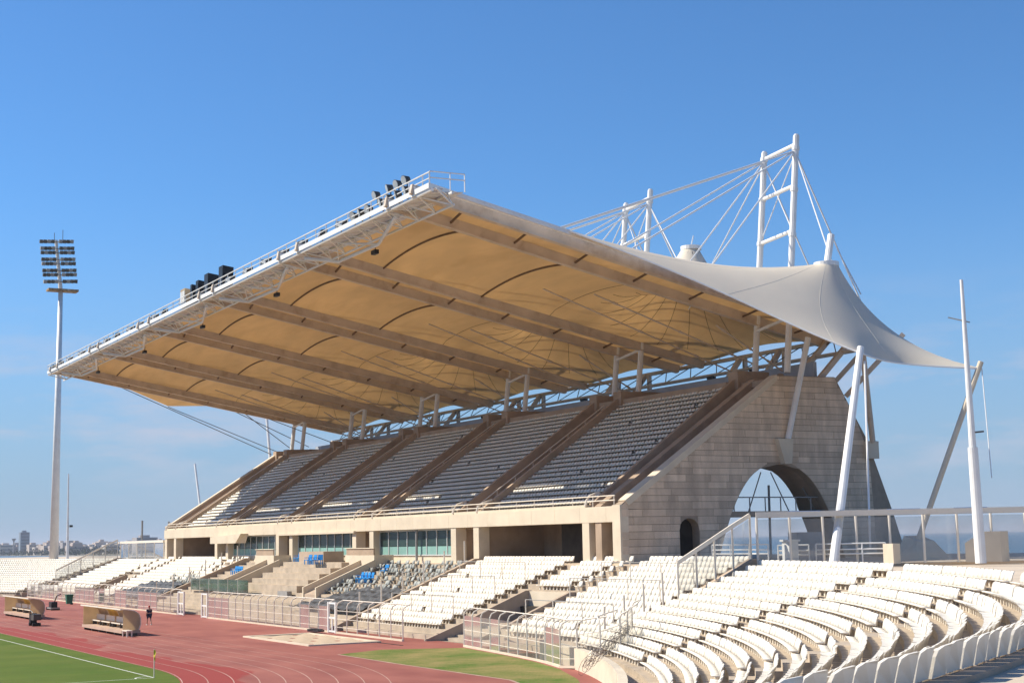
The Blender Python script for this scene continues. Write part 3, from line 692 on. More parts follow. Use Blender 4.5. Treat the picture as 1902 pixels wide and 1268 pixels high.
# ================================================================ LOWER TERRACES
YS = [48.8+.9*i for i in range(15)]; ZS = [.34+.34*i for i in range(15)]
def straight_terrace(name, x0, x1, label, m, group=None, skip=None):
    t = thing(name, ((x0+x1)/2, 55, 0), label, 'terrace', group)
    for i in range(15):
        segs = [(x0, x1)]
        if skip and i < skip[2]: segs = [(x0, skip[0]), (skip[1], x1)]
        for a, c in segs: MB().box(a, c, YS[i], YS[i]+.93 if i < 14 else 62.0, max(-.2, ZS[i]-.8), ZS[i]).build('step', m, t)
    return t
def slope_parapet(x, w, label, y0=48.0, hgt=.5, y1=62.0, fence=None):
    prof = [(y0, 0), (y0, .25), (y0+.8, .62), (61.4, ZS[14]+hgt), (y1, ZS[14]+hgt), (y1, 3), (55, 0)]
    o = MB().prism(prof, lambda u, v, wv: (wv, u, v), x-w/2, x+w/2).build('parapet_wall', M['parapet'])
    return tag(o, label, 'wall')
TR = straight_terrace('seating_terrace', -115.9, -77.9, 'concrete terrace of white seats below the open end bay, with a stair mouth in it', M['step'], skip=(-98.6, -92.2, 9))
TCN = straight_terrace('seating_terrace', -176.3, -116.5, 'bare stepped concrete terrace below the glazed middle bays', M['step'])
TL = straight_terrace('seating_terrace', -236.7, -176.7, 'concrete terrace of white seats at the far end of the grandstand', M['step'], skip=(-213, -207, 9))
slope_parapet(-116.2, .55, 'sloping brown parapet between the bare middle terrace and the seated end terrace')
slope_parapet(-176.5, .55, 'sloping parapet beside the grey netted seats left of the bare middle terrace')
slope_parapet(-77.6, .6, 'sloping parapet dividing the straight terrace from the curved terrace', y0=49.4)
slope_parapet(-237, .55, 'sloping parapet at the far end of the straight terraces')
# stair mouth in the near terrace
def vomitory(x0, x1, label):
    V = thing('stair_mouth', ((x0+x1)/2, 52, 0), label, 'stairway')
    prof = [(48.0, -.1), (48.0, .12), (51.5, 1.35), (53.2, 2.1), (56.4, 3.35), (57.2, 3.35), (57.2, -.1)]
    for x in (x0, x1): MB().prism(prof, lambda u, v, w: (w, u, v), x-.18, x+.18).build('side_wall', M['parapet'], V)
    MB().prism([(x0+.18, 0), (x0+.18, 3.3), (x1-.18, 3.3), (x1-.18, 0)], lambda u, v, w: (u, w, v), 56.7, 57.15).build('end_wall', M['cream'], V)
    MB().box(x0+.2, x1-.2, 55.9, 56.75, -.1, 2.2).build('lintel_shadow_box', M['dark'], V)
    for k in range(6): MB().box(x0+.2, x1-.2, 49.6+k*.8, 50.45+k*.8, -.1, .18*(k+1)).build('stair_step', M['step'], V)
vomitory(-98.6, -92.2, 'walled stair mouth sunk in the white seats below the open end bay')
vomitory(-213, -207, 'walled stair mouth in the terrace at the far end')
# ---- straight seats (bulk)
def rowseats(x0, x1, rows, gaps=(), drop=.01):
    out = []
    for i in rows:
        x = x0
        while x < x1:
            if not any(a < x < c for a, c in gaps) and random.random() > drop: out.append((x+random.gauss(0, .008), YS[i]+.52, ZS[i], 0))
            x += .5
    return out
sp = rowseats(-115.4, -99.2, range(1, 15), [(-100.6, -99.2)])+rowseats(-91.4, -78.4, range(1, 15), [(-91.5, -90.3)])+rowseats(-98, -92.4, range(9, 15), [(-94, -92.6)])
o = seats_bulk('terrace_seats', sp, M['seat'])
tag(o, 'white plastic seats in straight rows on the terrace below the open end bay', 'seats')
sp = rowseats(-236, -214, range(1, 15), drop=.001)+rowseats(-206, -185, range(1, 15), [(-206, -204.6)], drop=.002)+rowseats(-212.6, -207.4, range(9, 15))+rowseats(-185, -177.2, range(7, 15), drop=.25)
o = seats_bulk('terrace_seats', sp, M['seat']); tag(o, 'white plastic seats in straight rows on the terrace at the far end', 'seats')
sp = rowseats(-134, -117.2, range(6, 14), drop=.45)
o = seats_bulk('broken_seats', sp, M['seatgrey'], jit=.25); tag(o, 'grey broken seats left on the bare middle terrace beside its sloping parapet', 'seats')
sp = rowseats(-190, -177.2, range(3, 9), drop=.3); o = seats_bulk('broken_seats', sp, M['seatgrey'], jit=.2); tag(o, 'grey seats at the far side of the bare middle terrace', 'seats')
# ---- curved terrace
def kz(k): return 3.27+.32*k
def kr(k): return 85.17+1.02*k
def thmin(R): return math.asin((-77.3-BC[0])/R)
CT = thing('curved_terrace', (*ring(85, R_(30)), 0), 'curved stepped terrace sweeping round the bend of the track', 'terrace')
for k in range(-9, 6):
    R0, R1 = kr(k), kr(k)+1.06 if k < 5 else 91.25; b = MB(); t0 = thmin(R0); n = 60
    for i in range(n):
        a, c = t0+(R_(100)-t0)*i/n, t0+(R_(100)-t0)*(i+1)/n
        p, q, r, s = ring(R0, a), ring(R0, c), ring(R1, c), ring(R1, a); z0, z1 = max(-.1, kz(k)-1.0), kz(k)
        b.quadbox([(*p, z0), (*q, z0), (*r, z0), (*s, z0), (*p, z1), (*q, z1), (*r, z1), (*s, z1)])
    b.build('step', M['step'], CT)
# dark kerb under the last row, seen from behind
b = MB(); n = 60
for i in range(n):
    a, c = R_(12)+R_(88)*i/n, R_(12)+R_(88)*(i+1)/n
    p, q, r, s = ring(90.95, a), ring(90.95, c), ring(91.3, c), ring(91.3, a); b.quadbox([(*p, 4.6), (*q, 4.6), (*r, 4.6), (*s, 4.6), (*p, 5.1), (*q, 5.1), (*r, 5.1), (*s, 5.1)])
b.build('rear_kerb', M['parapet'], CT)
# front wall of the curved terrace
b = MB(); n = 60
for i in range(n):
    a, c = R_(13)+R_(87)*i/n, R_(13)+R_(87)*(i+1)/n
    p, q, r, s = ring(75.6, a), ring(75.6, c), ring(76.0, c), ring(76.0, a); b.quadbox([(*p, -.1), (*q, -.1), (*r, -.1), (*s, -.1), (*p, 1.15), (*q, 1.15), (*r, 1.15), (*s, 1.15)])
b.build('front_wall', M['cream'], CT)
AISLES = [R_(25.0), R_(37.3), R_(85)]
curved = []
for k in range(-8, 6):
    R = kr(k)+.52; t = thmin(R)+.012; dt = .76/R
    while t < R_(75):
        if all(abs(t-a) > .85/R for a in AISLES): curved.append((*ring(R, t), kz(k), -t, k))
        t += dt
vis = []
for s_ in curved:
    u, v, d = project((s_[0], s_[1], s_[2]+.5))
    if 0 < d and -15 < u < 1915 and 900 < v < 1285: vis.append((d, s_))
vis.sort(key=lambda a: a[0])
near = set(id(a[1]) for a in vis[:300])
rest = [s_[:4] for s_ in curved if id(s_) not in near]
o = seats_bulk('curved_terrace_seats', rest, M['seat'], sx=1.5); tag(o, 'white plastic seats in long curving rows on the curved terrace', 'seats')
# individual seats nearest to the walkway
def seat_parts():
    v = SV; nb_ = {}
    def sub(i0, i1, name):
        me = bpy.data.meshes.new(name); fs = [tuple(a-i0 for a in f) for f in SF if min(f) >= i0 and max(f) < i1]
        me.from_pydata([tuple(p) for p in v[i0:i1]], [], fs); me.materials.append(M['seat']); return me
    return sub(0, 8, 'seat_pan'), sub(8, 24, 'backrest'), sub(24, 32, 'bracket')
mp_, mb_, ml_ = seat_parts()
for d, s_ in vis[:300]:
    e = bpy.data.objects.new('stadium_seat', None); COL.objects.link(e); e.location = s_[:3]; e.rotation_euler = (random.gauss(0, .03), random.gauss(0, .008), s_[3]+random.gauss(0, .02)); e.empty_display_size = .2
    if s_[4] == 5: tag(e, 'white moulded seat in the back row, its rounded back turned to the walkway', 'seat', 'seats along the walkway')
    else: tag(e, 'white moulded seat in a curving row just below the back row beside the walkway', 'seat', 'near seats of the curved terrace')
    for nm, me in (('seat_pan', mp_), ('backrest', mb_), ('bracket', ml_)):
        c = bpy.data.objects.new(nm, me); COL.objects.link(c); c.parent = e; c.scale = (1.47, 1, 1)
# ---- far curved terrace (mirror) simplified
FC = (-219.0, -27.8)
FT = thing('curved_terrace', (-262, 45, 0), 'far curved terrace beyond the last sloping parapet', 'terrace')
def fring(R, t): return (FC[0]-R*math.sin(t), FC[1]+R*math.cos(t))
sp = []
for k in range(-9, 6):
    R0, R1 = kr(k), kr(k)+1.06 if k < 5 else 92; b = MB(); t0 = math.asin(18.3/R0); n = 24
    for i in range(n):
        a, c = t0+(R_(80)-t0)*i/n, t0+(R_(80)-t0)*(i+1)/n
        p, q, r, s = fring(R0, a), fring(R0, c), fring(R1, c), fring(R1, a); z0, z1 = max(-.1, kz(k)-1.0), kz(k)
        b.quadbox([(*p, z0), (*q, z0), (*r, z0), (*s, z0), (*p, z1), (*q, z1), (*r, z1), (*s, z1)])
    b.build('step', M['step'], FT)
    R = kr(k)+.52; t = math.asin(18.3/R)+.012
    while t < R_(70):
        if abs(t-R_(38)) > .02: sp.append((*fring(R, t), kz(k), t))
        t += .5/R
o = seats_bulk('far_terrace_seats', sp, M['seat']); tag(o, 'white plastic seats on the far curved terrace by the sea', 'seats')

# ================================================================ MIDDLE TERRACE FITTINGS
def balcony(xa, xb, xs, label):
    t = thing('balcony', ((xa+xb)/2, 60, 4.5), label, 'balcony')
    MB().box(xa, xb, 59.9, 60.15, 4.6, 5.95).build('front_panel', M['cream'], t)
    MB().box(xb-.2, xb, 60.16, 62, 4.6, 5.95).build('side_panel', M['cream'], t)
    MB().box(xa+.2, xb-.25, 59.95, 60.1, 5.96, 6.6).build('screen_panel', M['brown'], t)
    MB().box(xa, xb, 59.85, 60.2, 6.6, 6.68).build('cap', M['cream'], t)
    for x in xs:
        MB().prism([(53.8, 1.9), (53.8, 3.0), (59.9, 5.5), (59.9, 4.2)], lambda u, v, w: (w, u, v), x-.14, x+.14).build('stair_parapet', M['cream'], t)
    MB().prism([(53.9, 2.0), (53.9, 2.35), (59.9, 4.85), (59.9, 4.3)], lambda u, v, w: (w, u, v), xs[0]+.14, xs[1]-.14).build('stair_slope', M['parapet'], t)
balcony(-141.4, -134.2, (-137.6, -134.3), 'cream balcony box with sloping parapets beside the broken grey seats')
balcony(-168.4, -162.2, (-164.6, -160.4), 'cream balcony box with sloping parapets beside the green glass screen')
o = MB().box(-153.5, -146.5, 59.6, 61.9, 4.6, 6.35).build('concrete_block', M['parapet']); tag(o, 'square concrete block between the two balconies below the middle windows', 'block')
for k in range(5):
    MB().box(-157, -140.5, 54.3+k*1.2, 55.52+k*1.2, 1.5+k*.5, 3.05+k*.55).build('platform_step', M['step'], TCN)
gs = thing('glass_screen', (-159, 54, 2.5), 'green glass screen at the foot of the far balcony', 'screen')
for k in range(6):
    x = -171+k*3.3; MB().box(x+.05, x+3.2, 53.0, 53.05, 2.2, 3.5).build('glass_panel', M['greenglass'], gs)
    MB().tube([(x, 53.02, 1.9), (x, 53.02, 3.6)], .05, 6).build('post', M['fencepaint'], gs)
# dark nets
def net(x0, x1, i0, i1, label, drop=0):
    def fn(u, v):
        y = YS[i0]+(YS[i1]-YS[i0])*v; x = x0+drop*v+(x1-x0-drop*v)*u
        return (x, y, ZS[i0]+(ZS[i1]-ZS[i0])*v+.42+.10*math.sin(x*3.1+y)+.07*math.sin(y*7))
    o = MB().grid(fn, 40, 24).build('netting', M['tarp'], None, True); tag(o, label, 'netting')
net(-133.5, -116.8, 2, 7, 'dark netting spread over seats beside the near sloping parapet of the middle terrace', 8)
net(-196, -177, 1, 6, 'dark netting over seats beyond the far sloping parapet', 4)
# blue chairs
def blue_chair(loc, rz, label, group=None):
    t = thing('plastic_chair', loc, label, 'chair', group); t.rotation_euler = (0, 0, rz); WL[t.name] = Vector((0, 0, 0))
    def ch(n, b): o = bpy.data.objects.new(n, b.mesh(n, M['blue'])); COL.objects.link(o); o.parent = t
    ch('seat', MB().box(-.3, .3, -.28, .28, .42, .5)); ch('backrest', MB().quadbox([(-.3, .24, .5), (.3, .24, .5), (.3, .3, .5), (-.3, .3, .5), (-.26, .36, 1.0), (.26, .36, 1.0), (.26, .42, 1.0), (-.26, .42, 1.0)]))
    for sx in (-.26, .26):
        for sy in (-.24, .24): ch('leg', MB().box(sx-.035, sx+.035, sy-.035, sy+.035, 0, .42))
        ch('armrest', MB().box(sx-.04, sx+.04, -.25, .3, .66, .72))
for k, (x, y, z, rz) in enumerate([(-147.6, 58.3, 5.05, .3), (-146.8, 58.5, 5.05, -.4), (-146.0, 58.2, 5.05, .2), (-145.2, 58.6, 5.05, .8)]):
    blue_chair((x, y, z), rz, 'blue plastic chair in the huddle before the concrete block', 'blue chairs by the concrete block')
for x in (-158.6, -157.7): blue_chair((x, 61.3, 5.2), 0, 'blue plastic chair beside the doorway pillar of the middle bay', 'blue chairs by the doorway')
for x in (-163.6, -162.9): blue_chair((x, 63.0, 5.2), .5, 'blue plastic chair inside the dark doorway beyond the middle bay', 'blue chairs in the doorway')
for k, x in enumerate((-131.8, -131.0, -130.2, -129.4)): blue_chair((x, YS[9]+.4, ZS[9]), 0, 'blue plastic chair in a row among the broken grey seats', 'blue chairs among broken seats')
blue_chair((-130.0, YS[11]+.4, ZS[11]), .3, 'lone blue plastic chair above the row among the broken grey seats')
for k, x in enumerate((-171.2, -170.5, -169.8, -169.1)): blue_chair((x, YS[10]+.4, ZS[10]), 0, 'blue plastic chair in the row beside the far balcony', 'blue chairs beside the far balcony')
blue_chair((-167.8, 60.3, 5.2), .2, 'lone blue plastic chair under the far window')
o = MB().box(-143.5, -140.8, 53.4, 53.9, 1.95, 2.55).build('grey_cabinet', M['steelgrey']); tag(o, 'low grey cabinet at the foot of the bare steps by the near balcony', 'cabinet')

# ================================================================ FENCES
def fence(name, P, label, hgt=2.6, panel='mesh', step=2.1, gates=(), rails=(.5, 1.15, 1.8), bend=.55, lean=(0, 1), panel_on=True, skip_post=False):
    t = thing(name, (*P[0][:2], P[0][2]), label, 'fence')
    pts = [Vector(p) for p in P]
    # resample
    S = [0]
    for a, c in zip(pts, pts[1:]): S.append(S[-1]+(c-a).length)
    n = max(1, round(S[-1]/step)); Q = []
    for i in range(n+1):
        s = S[-1]*i/n
        j = max(k for k in range(len(S)-1) if S[k] <= s+1e-6); f = (s-S[j])/max(1e-6, S[j+1]-S[j]); Q.append(pts[j].lerp(pts[j+1], f))
    for i, q in enumerate(Q):
        d = (Q[min(i+1, n)]-Q[max(i-1, 0)]); d.z = 0; d.normalize(); nrm = Vector((-d.y, d.x, 0))
        if nrm.y < 0: nrm = -nrm
        if lean[1] < 0: nrm = -nrm
        top = [q+Vector((0, 0, hgt-.45)), q+Vector((0, 0, hgt-.2))+nrm*.12*bend/.55, q+Vector((0, 0, hgt))+nrm*bend]
        MB().tube([q, *top], .05, 6).build('post', M['fencepaint'], t)
        if i < n:
            q2 = Q[i+1]
            if panel_on: MB().poly([q+Vector((0, 0, .15)), q2+Vector((0, 0, .15)), q2+Vector((0, 0, hgt-.5)), q+Vector((0, 0, hgt-.5))]).build('panel', M[panel], t)
            for h in rails: MB().tube([q+Vector((0, 0, h)), q2+Vector((0, 0, h))], .025, 4).build('rail', M['fencepaint'], t)
            MB().tube([q+Vector((0, 0, hgt))+nrm*bend, q2+Vector((0, 0, hgt))+nrm*bend], .045, 5).build('top_rail', M['fencepaint'], t)
            MB().beam(q+Vector((0, 0, .06)), q2+Vector((0, 0, .06)), .16, .14).build('base_kerb', M['cream'], t)
    return t
def gate(x, y, w, label):
    t = thing('gate', (x, y, 0), label, 'gate')
    for a in (x, x+w): MB().box(a-.09, a+.09, y-.08, y+.08, 0, 2.45).build('gate_post', M['white'], t)
    for z in (0.12, 1.2, 2.36): MB().box(x+.1, x+w-.1, y-.05, y+.05, z-.07, z+.07).build('gate_bar', M['white'], t)
    MB().box(x+w*.45, x+w*.55, y-.04, y+.04, .2, 1.1).build('gate_bar', M['white'], t)
fence('track_fence', [(-236, 47.6, 0), (-157, 47.2, 0)], 'pale barred fence along the track before the far terrace', step=2.6)
fence('track_fence', [(-146.2, 47.1, 0), (-114.3, 46.9, 0)], 'pale barred fence with bent tops along the track before the bare middle terrace')
fence('track_fence', [(-112.5, 46.9, 0), (-99.6, 46.7, 0)], 'pale barred fence with bent tops between the sand pit and the stair mouth', panel_on=False)
fence('track_fence', [(-91.3, 47.4, 0), (-85.3, 46.5, 0), (-80.6, 45.7, 0), (-76.5, 44.9, 0), (-71.8, 43.5, 0), (-69.5, 44.2, .2), (-70.2, 46.5, .6), (-72.5, 48.6, 1.0)], 'pale barred fence with milky panels curving round the patchy grass', step=1.75)
gate(-156.6, 47.2, 1.9, 'white framed gate at the end of the far track fence'); gate(-148.2, 47.1, 1.7, 'white framed gate standing alone across the gap in the track fence')
gate(-114.2, 46.9, 1.5, 'white framed gate beside the sand pit')
# barrier on the sloping parapets
def slope_fence(x, y0, y1, hgt0, hgt1, label, n, glassy=True, toprail=True):
    t = thing('parapet_fence', (x, y0, 0), label, 'fence'); Q = []
    for i in range(n+1):
        y = y0+(y1-y0)*i/n; z = .62+(min(y, 61.4)-48.8)/(61.4-48.8)*(ZS[14]+.5-.62); h = hgt0+(hgt1-hgt0)*i/n
        Q.append((Vector((x, y, z)), h)); MB().tube([(x, y, z-.1), (x, y, z+h)], .07, 6).build('post', M['fencepaint'], t)
    for (a, ha), (c, hc) in zip(Q, Q[1:]):
        if glassy: MB().poly([a, c, c+Vector((0, 0, hc-.25)), a+Vector((0, 0, ha-.25))]).build('panel', M['glass'], t)
        if toprail:
            MB().beam(a+Vector((0, 0, ha)), c+Vector((0, 0, hc)), .12, .26).build('top_rail', M['fencepaint'], t)
slope_fence(-77.6, 55.6, 61.5, 2.2, 2.85, 'glass fence climbing the sloping parapet beside the curved terrace', 4)
slope_fence(-77.6, 50.0, 54.4, 1.9, 2.1, 'row of bare posts on the lower sloping parapet beside the curved terrace', 3, False, False)
slope_fence(-237, 52, 61.5, 2.0, 2.8, 'glass fence climbing the far sloping parapet', 5)
slope_fence(-116.2, 50.5, 60.5, 1.8, 1.9, 'row of bare posts on the parapet beside the broken grey seats', 5, False, False)
slope_fence(-176.5, 50.5, 60.5, 1.8, 1.9, 'row of bare posts on the far parapet of the middle terrace', 5, False, False)
# crowd barriers across the near terrace seats
def barrier(x0, x1, i, label):
    t = thing('crowd_barrier', (x0, YS[i], ZS[i]), label, 'barrier', 'barriers across the terrace rows'); n = max(1, round((x1-x0)/3.2))
    for k in range(n+1):
        x = x0+(x1-x0)*k/n; MB().tube([(x, YS[i]+.05, ZS[i]), (x, YS[i]+.05, ZS[i]+1.7)], .04, 5).build('post', M['fencepaint'], t)
    MB().tube([(x0, YS[i]+.05, ZS[i]+1.7), (x1, YS[i]+.05, ZS[i]+1.7)], .03, 5).build('rail', M['steelgrey'], t)
for i, wd in ((3, 'lowest'), (7, 'middle'), (10, 'topmost')):
    barrier(-112, -101, i, wd+' thin steel barrier across the white seats between the bare terrace and the stair mouth'); barrier(-90, -79, i, wd+' thin steel barrier across the white seats between the stair mouth and the curved terrace')
# concourse glass fence, near end and far end
def glass_fence(P0_, P1_, n, h, label, zb):
    t = thing('glass_fence', (*P0_, zb), label, 'fence'); a = Vector((*P0_, zb)); c = Vector((*P1_, zb))
    for i in range(n+1):
        p = a.lerp(c, i/n); MB().tube([p, p+Vector((0, 0, h))], .085, 8).build('post', M['fencepaint'], t)
        if i < n:
            q = a.lerp(c, (i+1)/n); MB().poly([p, q, q+Vector((0, 0, h-.1)), p+Vector((0, 0, h-.1))]).build('panel', M['glass'], t)
            pp, qq = p+Vector((0, 0, h)), q+Vector((0, 0, h)); o_ = Vector((-.55, .35, .42))
            MB().poly([pp, qq, qq+o_, pp+o_]).build('canted_panel', M['mesh'], t)
            MB().beam(pp+o_*.45, qq+o_*.45, .45, .36).build('top_rail', M['fencepaint'], t)
glass_fence((-76.9, 61.5), (-60.5, 83.5), 13, 3.05, 'tall glass fence with a cream top rail behind the curved terrace', 5.2)
glass_fence((-237, 62), (-213.2, 62.0), 5, 2.6, 'tall glass fence joining the far end of the grandstand', 5.2)
# handrails on the near concourse
def handrail(P, h, label):
    t = thing('handrail', P[0], label, 'handrail')
    for f in (h, h*.72, h*.5): MB().tube([(p[0], p[1], p[2]+f) for p in P], .045, 6).build('rail', M['white'], t)
    a, c = Vector(P[0]), Vector(P[-1]); n = max(1, round((c-a).length/1.6))
    for i in range(n+1): p = a.lerp(c, i/n); MB().tube([p, p+Vector((0, 0, h))], .05, 6).build('post', M['white'], t)
handrail([(-77.4, 63.6, 5.2), (-75.6, 64.7, 5.2)], 1.25, 'short white handrail beside the white turnstile')
handrail([(-74.8, 64.6, 5.2), (-71.6, 67.6, 5.2)], 1.3, 'long white handrail in front of the leaning corner mast')
handrail([(-88, 66.2, 5.2), (-82.6, 67.0, 5.2)], 1.3, 'white handrail on the concourse below the arched end wall')
o = MB().box(-76.5, -75.7, 63.2, 63.9, 5.2, 6.75).box(-76.6, -75.6, 63.1, 64.0, 6.7, 6.82).build('turnstile', M['white']); tag(o, 'white steel turnstile cage at the top of the sloping parapet', 'turnstile')
o = MB().box(-71.1, -70.2, 66.9, 67.5, 5.2, 6.45).build('concrete_plinth', M['cream']); tag(o, 'cream concrete plinth at the end of the long white handrail', 'plinth')
o = MB().prism([(0, 0), (2.2, 0), (2.2, 1.9), (1.2, 1.9), (0, 1.2)], lambda u, v, w: (-68.6+u*.62, 72.2+u*.78-w*.5, 5.2+v), 0, 1.4).build('concrete_anchor', M['cream']); tag(o, 'cream wedge-shaped concrete anchor beside the tall white pole', 'anchor')
o = MB().box(-84.6, -83.6, 70.5, 73, 5.2, 7.3).build('grey_kiosk', M['steelgrey']); tag(o, 'dark grey box seen behind glass at the foot of the arch', 'box')

# ================================================================ POLES AND LIGHT TOWER
p = thing('flag_pole', (-65, 69, 5.2), 'tall white stepped pole rising in front of the glass fence', 'pole')
MB().tube([(-65, 69, 5.2), (-65.1, 69, 12.2)], .33, 14, .30).build('lower_shaft', M['white'], p)
MB().tube([(-65.1, 69, 12.2), (-65.2, 69, 22.6)], .22, 12, .10).build('upper_shaft', M['white'], p)
MB().beam((-65.9, 68.4, 20.3), (-64.9, 69.2, 19.9), .07).build('cross_arm', M['steelgrey'], p)
MB().beam((-65.05, 69, 13.1), (-64.6, 69.5, 13.15), .1).build('bracket', M['darkcable'], p)
LT = thing('floodlight_tower', (-290, 63.2, 5.2), 'tall white tapered floodlight tower with a rack of lamps above a rusty platform', 'light tower')
MB().tube([(-290, 63.2, 4.0), (-290, 63.4, 57)], .85, 20, .42).build('pole', M['white'], LT, True)
MB().box(-291.2, -288.8, 60.9, 66.6, 56.7, 57.1).build('platform', M['rust'], LT)
MB().tube([(-290, 63.4, 57), (-290, 62.3, 66.8)], .4, 12, .3).build('mast_head', M['white'], LT)
for k in range(8):
    z = 58.2+k*1.08+(.25 if k % 2 else 0); yc = 63.3-(z-57)*.115
    MB().beam((-289.5, yc-3.0, z+.1), (-289.5, yc+3.0, z+.55), .12).build('lamp_bar', M['steelgrey'], LT)
    for j in range(9):
        if j == 4: continue
        y = yc-2.9+j*.725; zz = z+.1+.45*(y-yc+3)/6
        la = MB().quadbox([(-289.6, y-.3, zz-.2), (-289.0, y-.3, zz-.4), (-289.0, y+.3, zz-.4), (-289.6, y+.3, zz-.2), (-289.6, y-.27, zz+.38), (-288.8, y-.3, zz+.3), (-288.8, y+.3, zz+.3), (-289.6, y+.27, zz+.38)]).build('lamp', M['lamp'] if (j+k) % 3 else M['steelgrey'], LT)
for y, h in ((62.0, 1.6), (63.6, 2.3)): MB().tube([(-290, y, 66.3), (-290, y, 66.6+h)], .06, 5).build('antenna', M['darkcable'], LT)
o = thing('thin_pole', (-285, 64.6, 5.2), 'thin white pole with a small camera beside the floodlight tower', 'pole')
MB().tube([(-285, 64.6, 5.2), (-285, 64.5, 21.2)], .26, 10, .12).build('shaft', M['white'], o); MB().box(-284.8, -284.2, 64.8, 65.3, 11.2, 11.6).build('camera_head', M['black'], o)
for x, y, h in ((-246.5, 68, 11.6), (-246.5, 72.5, 11.4)):
    o = MB().tube([(x, y, 5.2), (x, y, h)], .16, 8).build('chimney_pipe', M['steelgrey']); tag(o, 'thin dark pipe standing behind the far glass fence', 'pipe', 'pipes behind the far glass fence')

# ================================================================ ROOF FITTINGS (separate things)
def floodlight(x, y, z, rz, label, group, s=1.0, round_=False):
    t = thing('floodlight', (x, y, z), label, 'floodlight', group)
    MB().tube([(x, y, z-.1), (x, y, z+.55*s)], .05, 6).build('bracket', M['lamp'], t)
    c, sn = math.cos(rz), math.sin(rz)
    def q(a, b_, d): return (x+a*c-b_*sn, y+a*sn+b_*c, z+.55*s+d)
    if round_:
        MB().tube([q(0, .15, .25*s), q(0, -.3, .1*s)], .22*s, 12, .38*s).build('housing', M['lamp'], t); MB().tube([q(0, -.3, .1*s), q(0, -.33, .09*s)], .34*s, 12).build('lens', M['lens'], t)
    else:
        MB().quadbox([q(-.35*s, -.3*s, -.2), q(.35*s, -.3*s, -.2), q(.35*s, .25*s, .05), q(-.35*s, .25*s, .05), q(-.35*s, -.2*s, .35), q(.35*s, -.2*s, .35), q(.35*s, .3*s, .5), q(-.35*s, .3*s, .5)]).build('housing', M['lamp'], t)
        MB().quadbox([q(-.3*s, -.32*s, -.16), q(.3*s, -.32*s, -.16), q(.3*s, -.3*s, -.16), q(-.3*s, -.3*s, -.16), q(-.3*s, -.23*s, .3), q(.3*s, -.23*s, .3), q(.3*s, -.21*s, .3), q(-.3*s, -.21*s, .3)]).build('lens', M['lens'], t)
for x in (-108.5, -112.5, -117, -121.5, -126, -131, -136, -158, -162, -168, -172, -178, -183, -190, -196, -203, -208, -212):
    floodlight(x, 44.6, 32.05, random.uniform(-.5, .5), 'small floodlight on a bracket along the white roof catwalk', 'floodlights along the roof catwalk', 1.15)
for k in range(13):
    floodlight(-95.6-.72*k-(1 if k > 6 else 0), 44.4+.3*(k % 2), 32.1+(.95 if k % 2 and k < 9 else 0), random.uniform(-.4, .4), 'round floodlight in the cluster near the catwalk end', 'cluster of round floodlights', .95, True)
for x, w, h, m_, lb in ((-138.6, 1.3, 2.3, 'black', 'tall black loudspeaker on the catwalk, standing apart beside the rail'), (-143.2, 1.3, 2.3, 'black', 'wide black loudspeaker second along the catwalk'), (-146.2, .9, 2.1, 'black', 'narrow black loudspeaker third along the catwalk'), (-148.2, .6, 2.0, 'black', 'black loudspeaker turned edge-on at the end of the row'), (-151.2, 1.6, 2.0, 'tan', 'grey-tan sheeted box at the end of the loudspeaker row')):
    t = thing('loudspeaker', (x, 45, 32.05), lb, 'loudspeaker')
    MB().quadbox([(x-w/2, 44.6, 32.25), (x+w/2, 44.6, 32.25), (x+w/2, 45.5, 32.3), (x-w/2, 45.5, 32.3), (x-w/2, 44.5, 32.25+h), (x+w/2, 44.5, 32.25+h), (x+w/2, 45.6, 32.1+h), (x-w/2, 45.6, 32.1+h)]).build('cabinet', M[m_], t)
    MB().box(x-w/2+.06, x+w/2-.06, 44.48, 44.56, 32.5, 32.0+h).build('grille', M['black' if m_ == 'black' else 'soffit'], t)
    MB().box(x-w/2, x+w/2, 44.7, 45.4, 32.04, 32.2).build('stand', M['lamp'], t)
for i in range(1, 6):
    x = GX[i][0]+8.0
    t = thing('hanging_speaker', (x, 48.8, 30.5), 'dark speaker box hung below the front edge of the ochre roof', 'loudspeaker', 'speakers hung under the roof edge')
    MB().box(x-.42, x+.42, 48.6, 48.95, 30.42, 30.75).build('cabinet', M['black'], t); MB().tube([(x, 48.8, 30.75), (x, 48.8, 31.3)], .04, 5).build('hanger', M['lamp'], t)
for i in range(5):
    for fx in (.25, .6):
        x = GX[i+1][0]+(GX[i][1]-GX[i+1][0])*fx
        t = thing('rear_floodlight', (x, 85.2, 21.9), 'small dark floodlight under the rear truss of the roof', 'floodlight', 'floodlights under the rear truss')
        MB().quadbox([(x-.4, 84.8, 21.6), (x+.4, 84.8, 21.6), (x+.3, 85.3, 21.8), (x-.3, 85.3, 21.8), (x-.4, 84.7, 22.1), (x+.4, 84.7, 22.1), (x+.3, 85.3, 22.1), (x-.3, 85.3, 22.1)]).build('housing', M['black'], t)
        MB().tube([(x, 85.2, 22.0), (x, 85.2, 22.3)], .05, 5).build('bracket', M['lamp'], t)
for i, (r, l) in enumerate(GX):
    pz = (r+.1, 79.15, 26.4)

